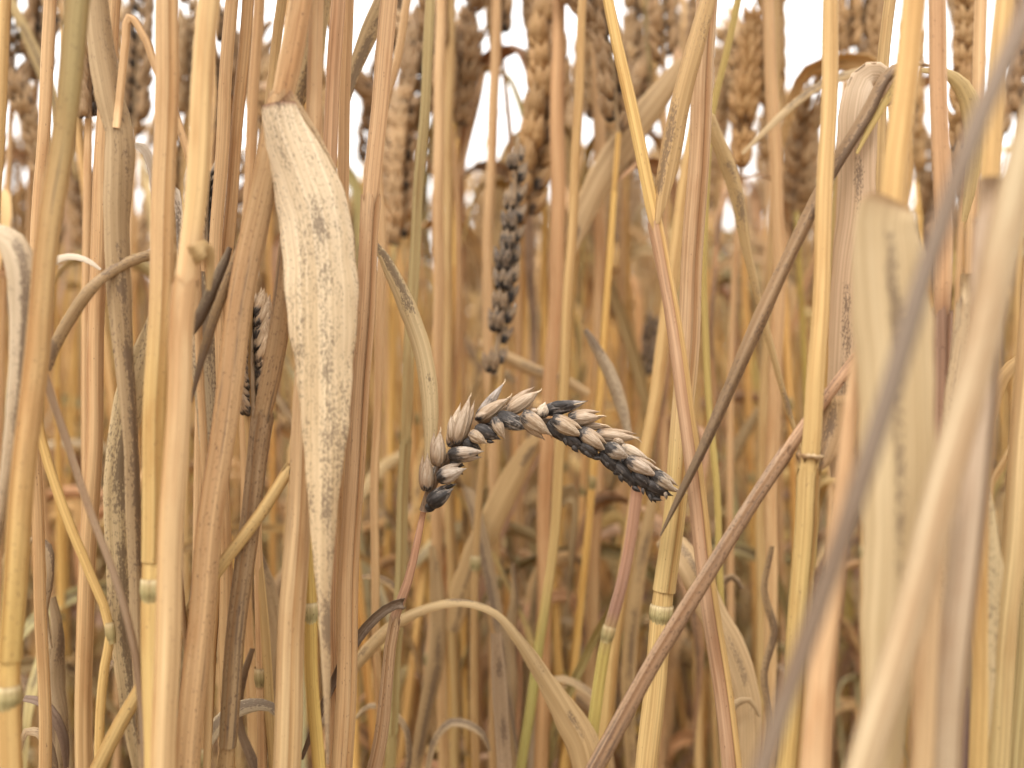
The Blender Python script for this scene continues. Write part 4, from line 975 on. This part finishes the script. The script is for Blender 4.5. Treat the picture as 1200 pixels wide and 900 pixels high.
spots = []
rs = random.Random(21)
while len(spots) < 238:
    y = math.sqrt(rs.uniform(.43 ** 2, 1.10 ** 2)); x = rs.uniform(-.56, .56) * y
    if all((x - a) ** 2 + (y - b) ** 2 > .016 ** 2 for a, b in spots): spots.append((x, y))
spots.sort(key=lambda q: q[1])
for n, (x, y) in enumerate(spots):
    src, kids, m_rachis, m_far, lay, prs, zt = PROTOS[n % len(PROTOS)]
    px = 600 + x / y * FPX
    mark = next(t for lim, t in LANDMARKS if px < lim)
    cname = rs.choice(['pinkish', 'golden', 'golden', 'golden', 'tan', 'orange', 'orange', 'pale', 'yellow-green'])
    dep = "blurred" if y < .62 else ("distant" if y < .88 else "faint")
    lab = f"{dep} {cname} straw among the crowded stalks behind {mark}"
    if n < len(PROTOS): r = src; parts = kids
    else:
        r = src.copy(); COL.objects.link(r)
        parts = [copy_part(k, r) for k in kids]
    r.location = (x, y, 0); s = min(1.17, max(.9, rs.gauss(1.045, .06))); r.scale = (s, s, s)
    r.rotation_euler = (rs.gauss(0, .06), rs.gauss(0, .075), rs.uniform(0, 6.28))
    lf = rs.choice(['tan', 'straw-coloured', 'brown', 'pale']); tx = (r.rotation_euler.to_matrix() @ Vector((0, 0, 1))).x
    lean = "leaning left" if tx < -.03 else "leaning right" if tx > .03 else "upright"
    r['label'] = f"{dep} {cname} straw, {lean}, with {lf} leaves, behind {mark}"; r['group'] = f"{dep} {cname} {lean} straws with {lf} leaves behind {mark}"
    sc = STEMS[cname]; lc = {'tan': (.60, .41, .20), 'straw-coloured': (.66, .47, .245), 'brown': (.45, .31, .165), 'pale': (.57, .44, .27)}[lf]
    j = rs.uniform(.88, 1.1)
    hk = tuple(v * j for v in rs.choice(HUSKS)); mo = rs.uniform(.05, .35)
    for p in parts:
        nm = p.name.split('.')[0]
        if nm == 'leaf' and p.get('low'): q = rs.choice([(.50, .355, .18), (.38, .27, .155), (.60, .44, .235), (.54, .41, .25)]); p.color = (*(v * rs.uniform(.85, 1.1) for v in q), rs.uniform(.2, .6))
        elif nm == 'leaf': p.color = (*(v * rs.uniform(.85, 1.1) for v in lc), rs.uniform(.15, .5))
        elif nm == 'node': p.color = (.46, .385, .235, .3)
        elif nm == 'leaf_sheath': p.color = (*(v * .96 for v in sc), .3)
        else: p.color = (*(v * j for v in sc), .2)
    top = H - 0.07 < 0
    if y < .66:
        ear = link("ear", m_rachis, r, hk, .3)
        for M, f, sg in lay:
            q = rs.uniform(.86, 1.12)
            o = link("spikelet", spikelet_mesh('coarse', rs.randrange(5)), ear, tuple(v * q for v in hk), max(0, mo + rs.uniform(-.15, .15)))
            o.matrix_local = M
    else:
        link("ear", m_far, r, hk, mo)

# ------------------------------------------------------------------ the rest of the field, too many to tell apart
def field():
    rs = random.Random(77)
    temps = []
    for i in range(8):
        parts = []
        zt = rs.uniform(.56, .60); b = rs.uniform(-.015, .015)
        c, _ = spline([np.array([0, 0, 0]), np.array([b, b * .5, .3]), np.array([0, 0, zt])], .10)
        g = Geo(); tube(g, c, np.linspace(.0017, .0010, len(c)), 5, cap=False); parts.append((g.arrays(), 0))
        nod = rs.choice([.004, .012, .03]); le = rs.uniform(.075, .09); p0 = np.array([0, 0, zt]); az = rs.uniform(0, 6.28); e = np.array([math.cos(az), math.sin(az), 0])
        ce, _ = spline([p0, p0 + e * nod * .3 + [0, 0, le * .5], p0 + e * nod + [0, 0, le]], .01)
        g = Geo()
        for M, f, sg in ear_layout(ce, 0, 16, (math.cos(az + 1), math.sin(az + 1), 0), rs):
            A = np.array(M.to_3x3()); o = np.array(M.translation)
            for k in (-1, 0, 1):
                bb = A @ np.array([k * .0016, 0, 0]) + o; tt = A @ np.array([k * .0034, 0, .0112]) + o
                glume(g, bb, tt, .0036, .0032, rings=4, sides=4, keel=0, ref=A[:, 1])
        parts.append((g.arrays(), 1))
        g = Geo()
        for z in (.53, .42): proto_leaf(g, z, rs.uniform(0, 6.28), rs, cheap=True)
        parts.append((g.arrays(), 2)); g = Geo()
        for z in (.31, .26, .20, .13): proto_leaf(g, z + rs.uniform(-.03, .03), rs.uniform(0, 6.28), rs, low=True, cheap=True)
        parts.append((g.arrays(), 3))
        temps.append(parts)
    out = [Geo(), Geo(), Geo(), Geo()]
    pos = []
    for _ in range(1350):
        y = math.sqrt(rs.uniform(1.05 ** 2, 3.6 ** 2)) if rs.random() < .75 else math.sqrt(rs.uniform(1.05 ** 2, 1.9 ** 2))
        pos.append((rs.uniform(-.62, .62) * y, y))
    for _ in range(520):
        y = rs.uniform(1.0, 1.6); pos.append((rs.uniform(-.6, .6) * y, y))
    for _ in range(800):
        y = math.sqrt(rs.uniform(2.5 ** 2, 6.5 ** 2)); pos.append((rs.uniform(-.62, .62) * y, y))
    for _ in range(170):                       # beyond both edges of the frame, near the lens
        y = rs.uniform(.30, 1.1); pos.append((rs.choice([-1, 1]) * (rs.uniform(.60, .85) * y + .02), y))
    for _ in range(520):                       # the stand goes on behind the photographer's gap
        y = -rs.uniform(.42, 2.0); pos.append((rs.uniform(-1.5, 1.5), y))
    for _ in range(260):
        y = rs.uniform(-.45, .3); pos.append((rs.choice([-1, 1]) * rs.uniform(.36, 1.4), y))
    cols = list(STEMS.values()); lcols = [(.60, .41, .19), (.66, .47, .24), (.58, .41, .2), (.68, .50, .28)]
    for x, y in pos:
        a = rs.uniform(0, 6.28); s = rs.uniform(.93, 1.13); lx, ly = rs.gauss(0, .05), rs.gauss(0, .05)
        R = np.array(Matrix.Rotation(lx, 3, 'X') @ Matrix.Rotation(ly, 3, 'Y') @ Matrix.Rotation(a, 3, 'Z')) * s
        sc, hc, lc = rs.choice(cols), rs.choice(HUSKS), rs.choice(lcols); wc = rs.choice([(.46, .32, .16), (.38, .265, .15), (.55, .39, .205)]); j = rs.uniform(.85, 1.1); w = rs.uniform(0, 9)
        for (V, F, S_, T_), k in rs.choice(temps):
            out[k].add(V @ R.T + np.array([x, y, 0]), F, S_ + w, T_ * np.array((sc, hc, lc, wc)[k]) * j)
    root = thing("wheat_field", "dense mass of ripe wheat filling the far background", "wheat field", (0, 1.05, 0))
    root['kind'] = 'stuff'
    for nm, g, m in zip(("straws", "ears", "leaves", "withered_leaves"), out, (STRAW, HUSKM, LEAF, LEAF)):
        o = link(nm, to_mesh(nm, g, m, (0, 1.05, 0)), root, (1, 1, 1), .2); o['kind'] = 'stuff'
field()

def litter():
    rs = random.Random(5); g = Geo()
    for _ in range(500):
        y = rs.uniform(.1, 2.2); x = rs.uniform(-.7, .7) * (y + .2); a = rs.uniform(0, 3.14); l = rs.uniform(.02, .09)
        e = np.array([math.cos(a), math.sin(a), rs.uniform(-.05, .1)]) * l
        p = np.array([x, y, .004 + max(0, -e[2])])
        tube(g, np.array([p, p + e * .5 + [0, 0, .002], p + e]), .0016, 5, np.tile(rs.choice([TAN, BROWN, PALE]), (3, 1)))
    o = link("straw_litter", to_mesh("straw_litter", g, STRAW), None, (1, 1, 1), .3)
    o['kind'] = 'stuff'; o['label'] = "fallen broken straw scattered on the soil"; o['category'] = "straw"
litter()
